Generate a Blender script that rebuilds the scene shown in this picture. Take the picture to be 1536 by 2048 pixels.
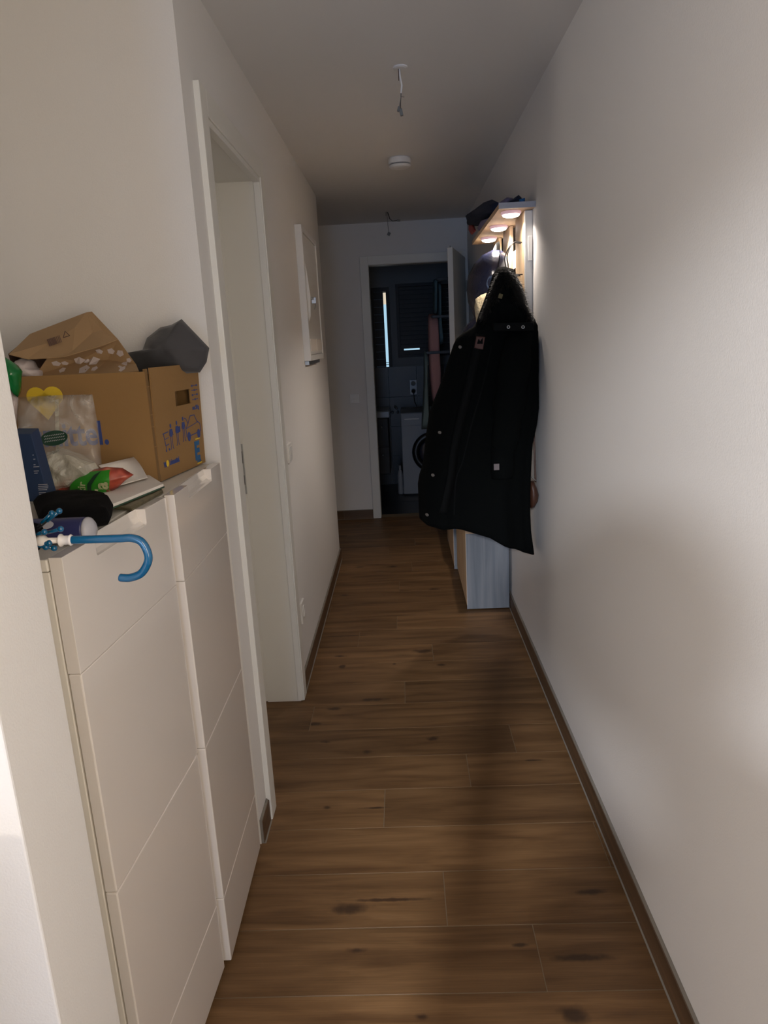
import bpy, bmesh, math, random
from mathutils import Vector, Matrix, noise
from mathutils.bvhtree import BVHTree
R = random.Random(7)
D = bpy.data
for o in list(D.objects): D.objects.remove(o)
SC = bpy.context.scene
COL = SC.collection

# ---------------------------------------------------------------- camera
cam_d = D.cameras.new('camera'); cam = D.objects.new('camera', cam_d); COL.objects.link(cam)
cam_d.sensor_fit = 'VERTICAL'; cam_d.sensor_height = 24.0
cam_d.lens = 1406.13 * 24.0 / 2048.0
cam_d.clip_start = 0.02
YAW, PITCH, ROLL = -0.0354, 0.2378, -0.0514
cam.location = (0, 0, 1.5502)
cam.rotation_mode = 'XYZ'
M = Matrix.Rotation(YAW, 4, 'Z') @ Matrix.Rotation(math.pi/2 - PITCH, 4, 'X') @ Matrix.Rotation(-ROLL, 4, 'Z')
cam.matrix_world = Matrix.Translation((0, 0, 1.5502)) @ Matrix.Rotation(-YAW, 4, 'Z') @ Matrix.Rotation(math.pi/2 - PITCH, 4, 'X') @ Matrix.Rotation(ROLL, 4, 'Z')
SC.camera = cam

# ---------------------------------------------------------------- light
w = D.worlds.new('world'); SC.world = w; w.use_nodes = True
w.node_tree.nodes['Background'].inputs[0].default_value = (0.35, 0.5, 0.75, 1)
w.node_tree.nodes['Background'].inputs[1].default_value = 0.02
SC.view_settings.view_transform = 'Standard'; SC.view_settings.look = 'None'
SC.view_settings.exposure = 0.0; SC.view_settings.gamma = 1.0
SC.view_settings.use_curve_mapping = False

def light(name, kind, loc, energy, color, radius=0.1, size=None, rot=None, sizey=None, spread=None):
    l = D.lights.new(name, kind); l.energy = energy; l.color = color
    if kind in ('POINT', 'SPOT'): l.shadow_soft_size = radius
    if kind == 'AREA':
        l.shape = 'RECTANGLE' if sizey else 'DISK'
        l.size = size
        if sizey: l.size_y = sizey
        if spread: l.spread = spread
    o = D.objects.new(name, l); COL.objects.link(o); o.location = loc
    if rot: o.rotation_euler = rot
    return o
def aim(o, target):
    d = Vector(target)-Vector(o.location); o.rotation_euler = d.to_track_quat('-Z', 'Y').to_euler(); return o
spot = light('ceiling_spotlight', 'SPOT', (-0.35, -1.78, 2.16), 430, (0.92, 0.94, 1.0), 0.055)
spot.data.spot_size = math.radians(46); spot.data.spot_blend = 0.5; aim(spot, (0.581, 0.40, 0.95))
light('standard_lamp_light', 'POINT', (-1.83, -1.62, 1.85), 88, (1.0, 0.88, 0.74), 0.09)
light('window_light', 'AREA', (-1.0, -4.6, 1.15), 85, (0.34, 0.58, 1.0), size=2.2, sizey=1.9, rot=(math.pi/2, 0, 0))
light('side_fill_light', 'AREA', (0.56, -0.95, 1.5), 40, (1.0, 0.79, 0.53), size=1.3, sizey=1.5, rot=(math.pi/2, 0, math.pi/2))  # added fill that brightens the left wall and cabinet fronts

# ---------------------------------------------------------------- materials
def nt(m):
    return m.node_tree.nodes, m.node_tree.links
def mat(name, col, rough=0.6, metal=0.0, bump=0.0, bscale=60, var=0.0, vscale=5, spec=0.5, sheen=0.0, coat=0.0, emit=None, estr=0, trans=0.0, alpha=1.0, tc='Object', bdist=0.002):
    m = D.materials.new(name); m.use_nodes = True
    N, L = nt(m); b = N['Principled BSDF']
    b.inputs['Base Color'].default_value = (*col, 1); b.inputs['Roughness'].default_value = rough
    b.inputs['Metallic'].default_value = metal; b.inputs['Specular IOR Level'].default_value = spec
    b.inputs['Sheen Weight'].default_value = sheen; b.inputs['Coat Weight'].default_value = coat
    b.inputs['Transmission Weight'].default_value = trans; b.inputs['Alpha'].default_value = alpha
    if emit: b.inputs['Emission Color'].default_value = (*emit, 1); b.inputs['Emission Strength'].default_value = estr
    if bump or var:
        t = N.new('ShaderNodeTexCoord'); n = N.new('ShaderNodeTexNoise'); n.inputs['Scale'].default_value = bscale
        n.inputs['Detail'].default_value = 4
        L.new(t.outputs[tc], n.inputs['Vector'])
        if bump:
            bp = N.new('ShaderNodeBump'); bp.inputs['Strength'].default_value = bump; bp.inputs['Distance'].default_value = bdist
            L.new(n.outputs['Fac'], bp.inputs['Height']); L.new(bp.outputs['Normal'], b.inputs['Normal'])
        if var:
            n2 = N.new('ShaderNodeTexNoise'); n2.inputs['Scale'].default_value = vscale; L.new(t.outputs[tc], n2.inputs['Vector'])
            mx = N.new('ShaderNodeMix'); mx.data_type = 'RGBA'
            mx.inputs[6].default_value = (*[c*(1-var) for c in col], 1); mx.inputs[7].default_value = (*[min(1, c*(1+var)) for c in col], 1)
            L.new(n2.outputs['Fac'], mx.inputs[0]); L.new(mx.outputs[2], b.inputs['Base Color'])
    return m

WALL = mat('wall_paint', (0.80, 0.785, 0.765), 0.85, bump=0.35, bscale=260, bdist=0.0015)
CEIL = mat('ceiling_paint', (0.76, 0.75, 0.73), 0.9, bump=0.2, bscale=200, bdist=0.001)
WHITE = mat('white_lacquer', (0.80, 0.79, 0.76), 0.35, coat=0.1)
TRIM = mat('door_casing_white', (0.78, 0.77, 0.72), 0.4)
GLOSS = mat('white_gloss_front', (0.80, 0.75, 0.70), 0.10, coat=0.6)
CARC = mat('white_carcass', (0.78, 0.74, 0.66), 0.35)
PLAST = mat('white_plastic', (0.82, 0.81, 0.78), 0.35)
STEEL = mat('brushed_steel', (0.45, 0.46, 0.46), 0.35, metal=1.0)
DARKST = mat('dark_steel', (0.10, 0.10, 0.10), 0.4, metal=0.8)
BLACKW = mat('black_wire', (0.02, 0.02, 0.022), 0.35, metal=0.3)
CARD = mat('cardboard', (0.28, 0.158, 0.056), 0.85, bump=0.15, bscale=90, var=0.06, vscale=8)
CARDD = mat('cardboard_inner', (0.20, 0.115, 0.045), 0.9)
INK = mat('blue_ink', (0.035, 0.06, 0.22), 0.7)
INKL = mat('blue_logo', (0.01, 0.10, 0.26), 0.6)
YEL = mat('yellow_ink', (0.75, 0.52, 0.03), 0.7)
KRAFT = mat('kraft_paper', (0.37, 0.235, 0.12), 0.85, bump=0.4, bscale=30, var=0.08, bdist=0.004)
KRAFTD = mat('kraft_print', (0.10, 0.055, 0.04), 0.8)
GREYF = mat('grey_cloth', (0.05, 0.049, 0.053), 0.8, bump=0.4, bscale=60, sheen=0.2)
PBAG = mat('white_bag_film', (0.6, 0.52, 0.50), 0.45, bump=0.8, bscale=30, bdist=0.006)
GREENP = mat('green_film', (0.005, 0.16, 0.035), 0.15, bump=0.7, bscale=25, bdist=0.006)
NAVYB = mat('navy_card', (0.010, 0.030, 0.085), 0.5)
BLKF = mat('black_cloth', (0.0035, 0.0035, 0.004), 0.85, bump=0.4, bscale=50, spec=0.1)
NAVYC = mat('navy_plastic', (0.022, 0.026, 0.10), 0.35)
CAPG = mat('grey_cap', (0.42, 0.42, 0.46), 0.3)
UBLUE = mat('blue_handle', (0.0, 0.095, 0.22), 0.12, coat=0.6)
UWHITE = mat('white_handle_plastic', (0.82, 0.78, 0.74), 0.3)
PAPER = mat('page_white', (0.80, 0.75, 0.69), 0.7)
GREENC = mat('green_cover', (0.03, 0.075, 0.045), 0.4)
PARKA = mat('parka_shell', (0.0030, 0.0036, 0.0036), 0.95, bump=0.5, bscale=120, bdist=0.001, spec=0.05)
PARKD = mat('parka_detail', (0.0035, 0.004, 0.004), 0.8, spec=0.1)
FUR = mat('black_fur', (0.016, 0.014, 0.012), 0.45, spec=0.5)
LEATH = mat('brown_leather_patch', (0.085, 0.035, 0.028), 0.6, bump=0.4)
TAGG = mat('grey_tag', (0.16, 0.13, 0.13), 0.6)
NAVYJ = mat('navy_rainwear', (0.008, 0.010, 0.026), 0.25, bump=0.5, bscale=18, bdist=0.01)
NAVYM = mat('navy_knit', (0.006, 0.012, 0.035), 0.8, bump=0.4)
FLEECE = mat('cream_fleece', (0.72, 0.60, 0.38), 0.9, bump=1.0, bscale=160, bdist=0.006)
LILAC = mat('lilac_cloth', (0.16, 0.14, 0.25), 0.8)
TEALB = mat('bright_blue_strap', (0.0, 0.09, 0.26), 0.5)
REDP = mat('red_trim', (0.45, 0.05, 0.04), 0.5)
BROWNL = mat('brown_leather', (0.055, 0.020, 0.010), 0.45)
DTILE = mat('dark_tile', (0.020, 0.022, 0.025), 0.35, var=0.15)
DGROUT = mat('dark_grout', (0.02, 0.021, 0.023), 0.8)
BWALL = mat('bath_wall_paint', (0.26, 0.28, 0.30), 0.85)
SHUT = mat('dark_shutter', (0.010, 0.012, 0.018), 0.5)
TOWP = mat('pink_towel', (0.80, 0.42, 0.38), 0.95, bump=0.8, bscale=200)
TOWG = mat('sage_towel', (0.30, 0.38, 0.34), 0.95, bump=0.8, bscale=200)
TOWB = mat('petrol_towel', (0.17, 0.28, 0.31), 0.95, bump=0.8, bscale=200)
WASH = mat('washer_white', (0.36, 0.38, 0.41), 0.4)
WGLASS = mat('washer_door_glass', (0.03, 0.035, 0.06), 0.08, coat=0.5)
BLKP = mat('black_plastic', (0.008, 0.008, 0.009), 0.3)
DWOOD = mat('dark_vanity', (0.03, 0.026, 0.024), 0.5)
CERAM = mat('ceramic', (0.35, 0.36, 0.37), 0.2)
GROUT = mat('pale_grout', (0.22, 0.165, 0.105), 0.9)
GROUTG = mat('grey_grout', (0.22, 0.20, 0.17), 0.9)
CONN = mat('grey_connector', (0.16, 0.165, 0.16), 0.5)
WIRER = mat('brown_wire', (0.07, 0.03, 0.02), 0.5)
SKY = mat('daylight_gap', (0, 0, 0), 1, emit=(0.50, 0.80, 1.0), estr=0.85)
SKYW = mat('warm_facade_gap', (0, 0, 0), 1, emit=(1.0, 0.86, 0.66), estr=0.75)
LEDE = mat('led_diffuser', (1, 1, 1), 0.4, emit=(1.0, 0.95, 0.92), estr=6)
LEDH = mat('led_housing', (0.75, 0.55, 0.58), 0.2, emit=(1.0, 0.62, 0.70), estr=0.30)

def film(name, col=(0.85, 0.82, 0.78), fac=0.25, bump=0.8):
    m = D.materials.new(name); m.use_nodes = True; N, L = nt(m); N.clear()
    out = N.new('ShaderNodeOutputMaterial'); tr = N.new('ShaderNodeBsdfTransparent'); gl = N.new('ShaderNodeBsdfPrincipled')
    gl.inputs['Base Color'].default_value = (*col, 1); gl.inputs['Roughness'].default_value = 0.06; gl.inputs['Specular IOR Level'].default_value = 1.0
    mx = N.new('ShaderNodeMixShader'); t = N.new('ShaderNodeTexCoord'); n = N.new('ShaderNodeTexNoise'); n.inputs['Scale'].default_value = 14
    n.inputs['Detail'].default_value = 6; n.inputs['Distortion'].default_value = 1.5
    bp = N.new('ShaderNodeBump'); bp.inputs['Strength'].default_value = bump; bp.inputs['Distance'].default_value = 0.02
    L.new(t.outputs['Object'], n.inputs['Vector']); L.new(n.outputs['Fac'], bp.inputs['Height']); L.new(bp.outputs['Normal'], gl.inputs['Normal'])
    mp = N.new('ShaderNodeMapRange'); mp.inputs['From Min'].default_value = 0.4; mp.inputs['From Max'].default_value = 0.65
    mp.inputs['To Min'].default_value = fac*0.6; mp.inputs['To Max'].default_value = fac*1.6
    L.new(n.outputs['Fac'], mp.inputs['Value']); L.new(mp.outputs['Result'], mx.inputs[0])
    L.new(tr.outputs[0], mx.inputs[1]); L.new(gl.outputs[0], mx.inputs[2]); L.new(mx.outputs[0], out.inputs[0])
    return m
CELLO = film('clear_film', fac=0.22); CELLOC = film('crumpled_film', (0.62, 0.60, 0.50), 0.42, 1.0)

KNOTS = [  # x, y, half length, half width of the knots and cracks in the boards
 (-0.212,1.660,0.050,0.018),(-0.10,1.69,0.10,0.006),(-0.183,1.521,0.024,0.008),(0.243,1.526,0.022,0.006),(0.400,1.484,0.075,0.010),
 (0.336,1.328,0.030,0.022),(-0.322,2.108,0.012,0.010),(-0.160,2.099,0.042,0.005),(0.045,3.336,0.05,0.022),(-0.374,3.562,0.16,0.006),
 (-0.128,4.745,0.03,0.016),(-0.36,4.76,0.03,0.014),(-0.43,2.66,0.024,0.014),(0.06,2.52,0.022,0.014),(-0.20,2.44,0.018,0.012),(-0.37,2.52,0.016,0.010),
 (-0.38,3.31,0.035,0.010),(0.47,1.70,0.045,0.009),(-0.19,2.85,0.06,0.012),(-0.43,4.2,0.03,0.014),(0.14,4.25,0.03,0.016),
 (-0.36,3.19,0.016,0.02),(0.13,3.17,0.02,0.012),(-0.1,3.2,0.008,0.008),(0.42,2.35,0.04,0.006),(-0.02,1.33,0.014,0.008),(-0.36,2.78,0.03,0.012)]
def wood_tile():
    m = D.materials.new('wood_look_tile'); m.use_nodes = True; N, L = nt(m); b = N['Principled BSDF']
    g = N.new('ShaderNodeNewGeometry'); oi = N.new('ShaderNodeObjectInfo')
    mv = N.new('ShaderNodeVectorMath'); mv.operation = 'MULTIPLY_ADD'
    cx = N.new('ShaderNodeCombineXYZ'); 
    for i in range(3): L.new(oi.outputs['Random'], cx.inputs[i])
    sc = N.new('ShaderNodeVectorMath'); sc.operation = 'SCALE'; sc.inputs['Scale'].default_value = 37.0; L.new(cx.outputs[0], sc.inputs[0])
    mv.inputs[1].default_value = (1.1, 9.0, 1.0); L.new(g.outputs['Position'], mv.inputs[0]); L.new(sc.outputs[0], mv.inputs[2])
    n1 = N.new('ShaderNodeTexNoise'); n1.inputs['Scale'].default_value = 2.2; n1.inputs['Detail'].default_value = 7; n1.inputs['Distortion'].default_value = 0.6; L.new(mv.outputs[0], n1.inputs['Vector'])
    mv2 = N.new('ShaderNodeVectorMath'); mv2.operation = 'MULTIPLY'; mv2.inputs[1].default_value = (2.5, 26, 1); L.new(mv.outputs[0], mv2.inputs[0])
    n2 = N.new('ShaderNodeTexNoise'); n2.inputs['Scale'].default_value = 1.6; n2.inputs['Detail'].default_value = 5; L.new(mv2.outputs[0], n2.inputs['Vector'])
    cr = N.new('ShaderNodeValToRGB'); e = cr.color_ramp.elements
    e[0].position = 0.30; e[0].color = (0.105, 0.053, 0.021, 1); e[1].position = 0.72; e[1].color = (0.235, 0.130, 0.057, 1)
    k = cr.color_ramp.elements.new(0.5); k.color = (0.168, 0.090, 0.037, 1)
    L.new(n1.outputs['Fac'], cr.inputs[0])
    mx = N.new('ShaderNodeMix'); mx.data_type = 'RGBA'; mx.blend_type = 'MULTIPLY'; mx.inputs[0].default_value = 0.55
    r2 = N.new('ShaderNodeMapRange'); r2.inputs['From Min'].default_value = 0.3; r2.inputs['From Max'].default_value = 0.7; r2.inputs['To Min'].default_value = 0.70; r2.inputs['To Max'].default_value = 1.15
    L.new(n2.outputs['Fac'], r2.inputs['Value']); L.new(cr.outputs[0], mx.inputs[6]); L.new(r2.outputs[0], mx.inputs[7])
    hv = N.new('ShaderNodeHueSaturation'); rv = N.new('ShaderNodeMapRange'); rv.inputs['To Min'].default_value = 0.86; rv.inputs['To Max'].default_value = 1.12
    L.new(oi.outputs['Random'], rv.inputs['Value']); L.new(rv.outputs[0], hv.inputs['Value']); L.new(mx.outputs[2], hv.inputs['Color'])
    # knots
    nd = N.new('ShaderNodeTexNoise'); nd.inputs['Scale'].default_value = 30; L.new(g.outputs['Position'], nd.inputs['Vector'])
    prev = None
    for (x, y, a, c) in KNOTS:
        s = N.new('ShaderNodeVectorMath'); s.operation = 'SUBTRACT'; s.inputs[1].default_value = (x, y, 0); L.new(g.outputs['Position'], s.inputs[0])
        d = N.new('ShaderNodeVectorMath'); d.operation = 'MULTIPLY'; d.inputs[1].default_value = (1/a, 1/c, 0); L.new(s.outputs[0], d.inputs[0])
        l = N.new('ShaderNodeVectorMath'); l.operation = 'LENGTH'; L.new(d.outputs[0], l.inputs[0])
        if prev is None: prev = l.outputs['Value']
        else:
            mn = N.new('ShaderNodeMath'); mn.operation = 'MINIMUM'; L.new(prev, mn.inputs[0]); L.new(l.outputs['Value'], mn.inputs[1]); prev = mn.outputs[0]
    ad = N.new('ShaderNodeMath'); ad.operation = 'MULTIPLY_ADD'; ad.inputs[1].default_value = 1.6; L.new(nd.outputs['Fac'], ad.inputs[0]); 
    sb = N.new('ShaderNodeMath'); sb.operation = 'SUBTRACT'; sb.inputs[1].default_value = 0.8; L.new(prev, sb.inputs[0]); L.new(sb.outputs[0], ad.inputs[2])
    mk = N.new('ShaderNodeMapRange'); mk.inputs['From Min'].default_value = 0.3; mk.inputs['From Max'].default_value = 1.5; mk.inputs['To Min'].default_value = 0.85; mk.inputs['To Max'].default_value = 0.0; mk.interpolation_type = 'SMOOTHSTEP'
    L.new(ad.outputs[0], mk.inputs['Value'])
    m3 = N.new('ShaderNodeMix'); m3.data_type = 'RGBA'; m3.inputs[7].default_value = (0.035, 0.018, 0.010, 1)
    L.new(mk.outputs[0], m3.inputs[0]); L.new(hv.outputs[0], m3.inputs[6]); L.new(m3.outputs[2], b.inputs['Base Color'])
    b.inputs['Roughness'].default_value = 0.5; b.inputs['Specular IOR Level'].default_value = 0.35
    bp = N.new('ShaderNodeBump'); bp.inputs['Strength'].default_value = 0.15; bp.inputs['Distance'].default_value = 0.001; L.new(n2.outputs['Fac'], bp.inputs['Height']); L.new(bp.outputs[0], b.inputs['Normal'])
    return m
def wood(name, c0, c1, scl=(30, 30, 1.5), rough=0.6, dark=None):
    m = D.materials.new(name); m.use_nodes = True; N, L = nt(m); b = N['Principled BSDF']; b.inputs['Roughness'].default_value = rough
    t = N.new('ShaderNodeTexCoord'); mp = N.new('ShaderNodeMapping'); mp.inputs['Scale'].default_value = scl; L.new(t.outputs['Object'], mp.inputs[0])
    n = N.new('ShaderNodeTexNoise'); n.inputs['Scale'].default_value = 1.0; n.inputs['Detail'].default_value = 6; n.inputs['Distortion'].default_value = 0.8; L.new(mp.outputs[0], n.inputs['Vector'])
    cr = N.new('ShaderNodeValToRGB'); cr.color_ramp.elements[0].position = 0.32; cr.color_ramp.elements[0].color = (*c0, 1)
    cr.color_ramp.elements[1].position = 0.66; cr.color_ramp.elements[1].color = (*c1, 1)
    if dark:
        k = cr.color_ramp.elements.new(0.27); k.color = (*dark, 1)
        cr.color_ramp.elements[0].position = 0.22
        cr.color_ramp.elements[0].color = (*dark, 1)
        k2 = cr.color_ramp.elements.new(0.33); k2.color = (*c0, 1)
    L.new(n.outputs['Fac'], cr.inputs[0]); L.new(cr.outputs[0], b.inputs['Base Color'])
    return m
TILE = wood_tile()
SKIRT = wood('skirting_tile', (0.085, 0.048, 0.025), (0.15, 0.087, 0.045), (3, 1.5, 30), 0.5)
OAKG = wood('grey_driftwood_front', (0.16, 0.18, 0.205), (0.26, 0.275, 0.295), (26, 26, 1.4), 0.55, dark=(0.10, 0.10, 0.10))
OAKB = wood('light_oak', (0.56, 0.38, 0.22), (0.72, 0.54, 0.34), (26, 26, 1.4), 0.55)
OAKT = wood('light_oak_flat', (0.52, 0.36, 0.22), (0.66, 0.48, 0.31), (26, 2.0, 26), 0.55)

# ---------------------------------------------------------------- mesh helpers
class MB:
    def __init__(s): s.v = []; s.f = []; s.mi = []
    def add(s, vs, fs, mi=0):
        b = len(s.v); s.v += [Vector(p) for p in vs]; s.f += [tuple(b+i for i in f) for f in fs]; s.mi += [mi]*len(fs); return s
    def box(s, a, b, mi=0):
        (x0, y0, z0), (x1, y1, z1) = a, b
        x0, x1 = min(x0, x1), max(x0, x1); y0, y1 = min(y0, y1), max(y0, y1); z0, z1 = min(z0, z1), max(z0, z1)
        return s.add([(x0,y0,z0),(x1,y0,z0),(x1,y1,z0),(x0,y1,z0),(x0,y0,z1),(x1,y0,z1),(x1,y1,z1),(x0,y1,z1)],
                     [(0,3,2,1),(4,5,6,7),(0,1,5,4),(1,2,6,5),(2,3,7,6),(3,0,4,7)], mi)
    def hexa(s, p, mi=0):
        return s.add(p, [(0,3,2,1),(4,5,6,7),(0,1,5,4),(1,2,6,5),(2,3,7,6),(3,0,4,7)], mi)
    def prism(s, poly, off, mi=0):      # poly: list of 3d points (planar), off: extrusion vector
        n = len(poly); o = Vector(off); P = [Vector(p) for p in poly]
        return s.add(P+[p+o for p in P], [tuple(range(n-1, -1, -1)), tuple(range(n, 2*n))]+[(i, (i+1) % n, n+(i+1) % n, n+i) for i in range(n)], mi)
    def tube(s, pts, r, seg=8, mi=0, cap=True):
        P = [Vector(p) for p in pts]; rs = r if isinstance(r, (list, tuple)) else [r]*len(P)
        rings = []; up = None
        for i, p in enumerate(P):
            d = (P[min(i+1, len(P)-1)]-P[max(i-1, 0)]).normalized()
            if up is None: up = d.orthogonal().normalized()
            else: up = (up - d*up.dot(d)); up = up.normalized() if up.length > 1e-6 else d.orthogonal().normalized()
            sd = d.cross(up)
            rings.append([p+(up*math.cos(2*math.pi*k/seg)+sd*math.sin(2*math.pi*k/seg))*rs[i] for k in range(seg)])
        return s.loft(rings, mi, cap)
    def loft(s, rings, mi=0, cap=True):
        n = len(rings[0]); vs = [p for r in rings for p in r]; fs = []
        for i in range(len(rings)-1):
            for k in range(n):
                fs.append((i*n+k, i*n+(k+1) % n, (i+1)*n+(k+1) % n, (i+1)*n+k))
        if cap: fs.append(tuple(range(n-1, -1, -1))); fs.append(tuple((len(rings)-1)*n+k for k in range(n)))
        return s.add(vs, fs, mi)
    def cyl(s, a, b, r, seg=24, mi=0): return s.tube([a, b], r, seg, mi)
    def ball(s, c, r, seg=12, rings=8, mi=0, sc=(1, 1, 1)):
        c = Vector(c); vs = [c+Vector((0, 0, r*sc[2]))]; fs = []
        for i in range(1, rings):
            t = math.pi*i/rings
            for k in range(seg):
                a = 2*math.pi*k/seg; vs.append(c+Vector((r*sc[0]*math.sin(t)*math.cos(a), r*sc[1]*math.sin(t)*math.sin(a), r*sc[2]*math.cos(t))))
        vs.append(c-Vector((0, 0, r*sc[2]))); L = len(vs)-1
        for k in range(seg): fs.append((0, 1+k, 1+(k+1) % seg)); fs.append((L, 1+(rings-2)*seg+(k+1) % seg, 1+(rings-2)*seg+k))
        for i in range(rings-2):
            for k in range(seg): a = 1+i*seg; fs.append((a+k, a+seg+k, a+seg+(k+1) % seg, a+(k+1) % seg))
        return s.add(vs, fs, mi)
    def xf(s, m, start=0):
        for i in range(start, len(s.v)): s.v[i] = m @ s.v[i]
        return s

def tag(o, label=None, cat=None, group=None, kind=None):
    if label: o['label'] = label
    if cat: o['category'] = cat
    if group: o['group'] = group
    if kind: o['kind'] = kind
    return o
def thing(name, loc, label=None, cat=None, group=None):
    o = D.objects.new(name, None); o.empty_display_size = 0.05; COL.objects.link(o); o.location = loc
    return tag(o, label, cat, group)
WLOC = {}
def obj(name, mb, mats, parent=None, smooth=False, bevel=0.0, bseg=2, org=None, label=None, recalc=True):
    if not isinstance(mats, (list, tuple)): mats = [mats]
    if org is None:
        if parent is not None: org = WLOC.get(parent.name, Vector(parent.location))
        else:
            xs = [p.x for p in mb.v]; ys = [p.y for p in mb.v]; zs = [p.z for p in mb.v]
            org = Vector(((min(xs)+max(xs))/2, (min(ys)+max(ys))/2, min(zs)))
    org = Vector(org)
    me = D.meshes.new(name); me.from_pydata([tuple(p-org) for p in mb.v], [], mb.f); me.update()
    for m in mats: me.materials.append(m)
    me.polygons.foreach_set('material_index', mb.mi)
    if recalc:
        bm = bmesh.new(); bm.from_mesh(me); bmesh.ops.recalc_face_normals(bm, faces=bm.faces); bm.to_mesh(me); bm.free()
    if smooth: me.polygons.foreach_set('use_smooth', [True]*len(me.polygons))
    o = D.objects.new(name, me); COL.objects.link(o)
    if parent is None: o.location = org
    else:
        o.parent = parent
        o.location = org - WLOC.get(parent.name, Vector(parent.location))
    WLOC[o.name] = org
    if bevel:
        b = o.modifiers.new('bevel', 'BEVEL'); b.width = bevel; b.segments = bseg; b.limit_method = 'ANGLE'; b.angle_limit = math.radians(35)
        if smooth is False and bseg > 1:
            pass
    if label: o['label'] = label
    return o
def struct(name, mb, mats, **k):
    o = obj(name, mb, mats, **k); o['kind'] = 'structure'; return o
def subsurf(o, n=1):
    m = o.modifiers.new('sub', 'SUBSURF'); m.levels = n; m.render_levels = n
    o.data.polygons.foreach_set('use_smooth', [True]*len(o.data.polygons)); return o
def solid(o, t, off=-1):
    m = o.modifiers.new('solid', 'SOLIDIFY'); m.thickness = t; m.offset = off; return o

def pillow(outline, depth, axis, rings=6, nz=0.0, nsc=20, power=0.5, seed=0, sub=3, bias=(0.5, 0.5)):
    """closed cushion-like body: outline is a closed planar loop, axis the thickness direction, bias the split front/back"""
    ax = Vector(axis).normalized(); P = [Vector(p) for p in outline]; Q = []
    for i, p in enumerate(P):
        q = P[(i+1) % len(P)]
        for k in range(sub): Q.append(p.lerp(q, k/sub))
    c = sum(Q, Vector())/len(Q); n = len(Q); mb = MB()
    def h(s): return (1-s*s)**power
    vs = list(Q); fs = []; levels = [1-(i+1)/rings*0.999 for i in range(rings)]
    top = [list(range(n))]; bot = [list(range(n))]
    for s in levels[:-1]:
        for side, arr, bs in ((1, top, bias[0]), (-1, bot, bias[1])):
            idx = []
            for p in Q:
                q = c+(p-c)*s
                d = depth*bs*h(s)
                if nz: d += nz*noise.noise(q*nsc+Vector((seed, side, 0)))
                vs.append(q+ax*side*d); idx.append(len(vs)-1)
            arr.append(idx)
    for side, arr, bs in ((1, top, bias[0]), (-1, bot, bias[1])):
        vs.append(c+ax*side*depth*bs); ci = len(vs)-1
        for a, b in zip(arr, arr[1:]):
            for k in range(n): fs.append((a[k], a[(k+1) % n], b[(k+1) % n], b[k]))
        for k in range(n): fs.append((arr[-1][k], arr[-1][(k+1) % n], ci))
    mb.add(vs, fs); return mb

def text_mb(s, size, mat_to_world, mi=0, bold=0.0, ax='LEFT', sx=1.0, mb=None, ext=0.0004):
    cu = D.curves.new('txt', 'FONT'); cu.body = s; cu.size = size; cu.extrude = ext; cu.offset = bold; cu.align_x = ax; cu.resolution_u = 3
    t = D.objects.new('txt', cu); COL.objects.link(t)
    dg = bpy.context.evaluated_depsgraph_get(); me = D.meshes.new_from_object(t.evaluated_get(dg))
    mb = mb or MB()
    S = Matrix.Diagonal((sx, 1, 1, 1))
    mb.add([mat_to_world @ (S @ v.co) for v in me.vertices], [tuple(p.vertices) for p in me.polygons], mi)
    D.objects.remove(t); D.curves.remove(cu); D.meshes.remove(me); return mb
def frame(o, u, v):      # matrix: local x->u, y->v, z->normal, origin o
    u = Vector(u).normalized(); v = Vector(v); n = u.cross(v).normalized(); v = n.cross(u).normalized()
    return Matrix(((u.x, v.x, n.x, o[0]), (u.y, v.y, n.y, o[1]), (u.z, v.z, n.z, o[2]), (0, 0, 0, 1)))
def stroke(mb, F, pts, w, mi=0, t=0.0005):      # polyline of flat ink in the plane of F
    for (a, b) in zip(pts, pts[1:]):
        a = Vector((*a, 0)); b = Vector((*b, 0)); d = (b-a); 
        if d.length < 1e-6: continue
        d.normalize(); nn = Vector((-d.y, d.x, 0))*w/2; e = d*w*0.3
        mb.prism([F @ (a-e+nn), F @ (a-e-nn), F @ (b+e-nn), F @ (b+e+nn)], (F.to_3x3() @ Vector((0, 0, t))), mi)
def disc(mb, F, c, rx, ry, mi=0, t=0.0005, n=18):
    mb.prism([F @ Vector((c[0]+rx*math.cos(2*math.pi*k/n), c[1]+ry*math.sin(2*math.pi*k/n), 0)) for k in range(n)], F.to_3x3() @ Vector((0, 0, t)), mi)
def drape(mb, host, direction, off):
    bm = host; dr = Vector(direction).normalized()
    tree = BVHTree.FromPolygons([tuple(v) for v in bm.v], bm.f)
    for i, p in enumerate(mb.v):
        hit = tree.ray_cast(p-dr*0.3, dr)
        if hit[0] is not None: mb.v[i] = hit[0]-dr*(off)
    return mb

# ================================================================ setting
XR, XL, YF, YC, H = 0.581, -0.517, 6.17, 4.966, 2.5
P0, PW = 3.4173, 0.2028
TOP = 2.242; INN = 2.173           # casing top / clear opening height
BBH = 0.085

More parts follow.
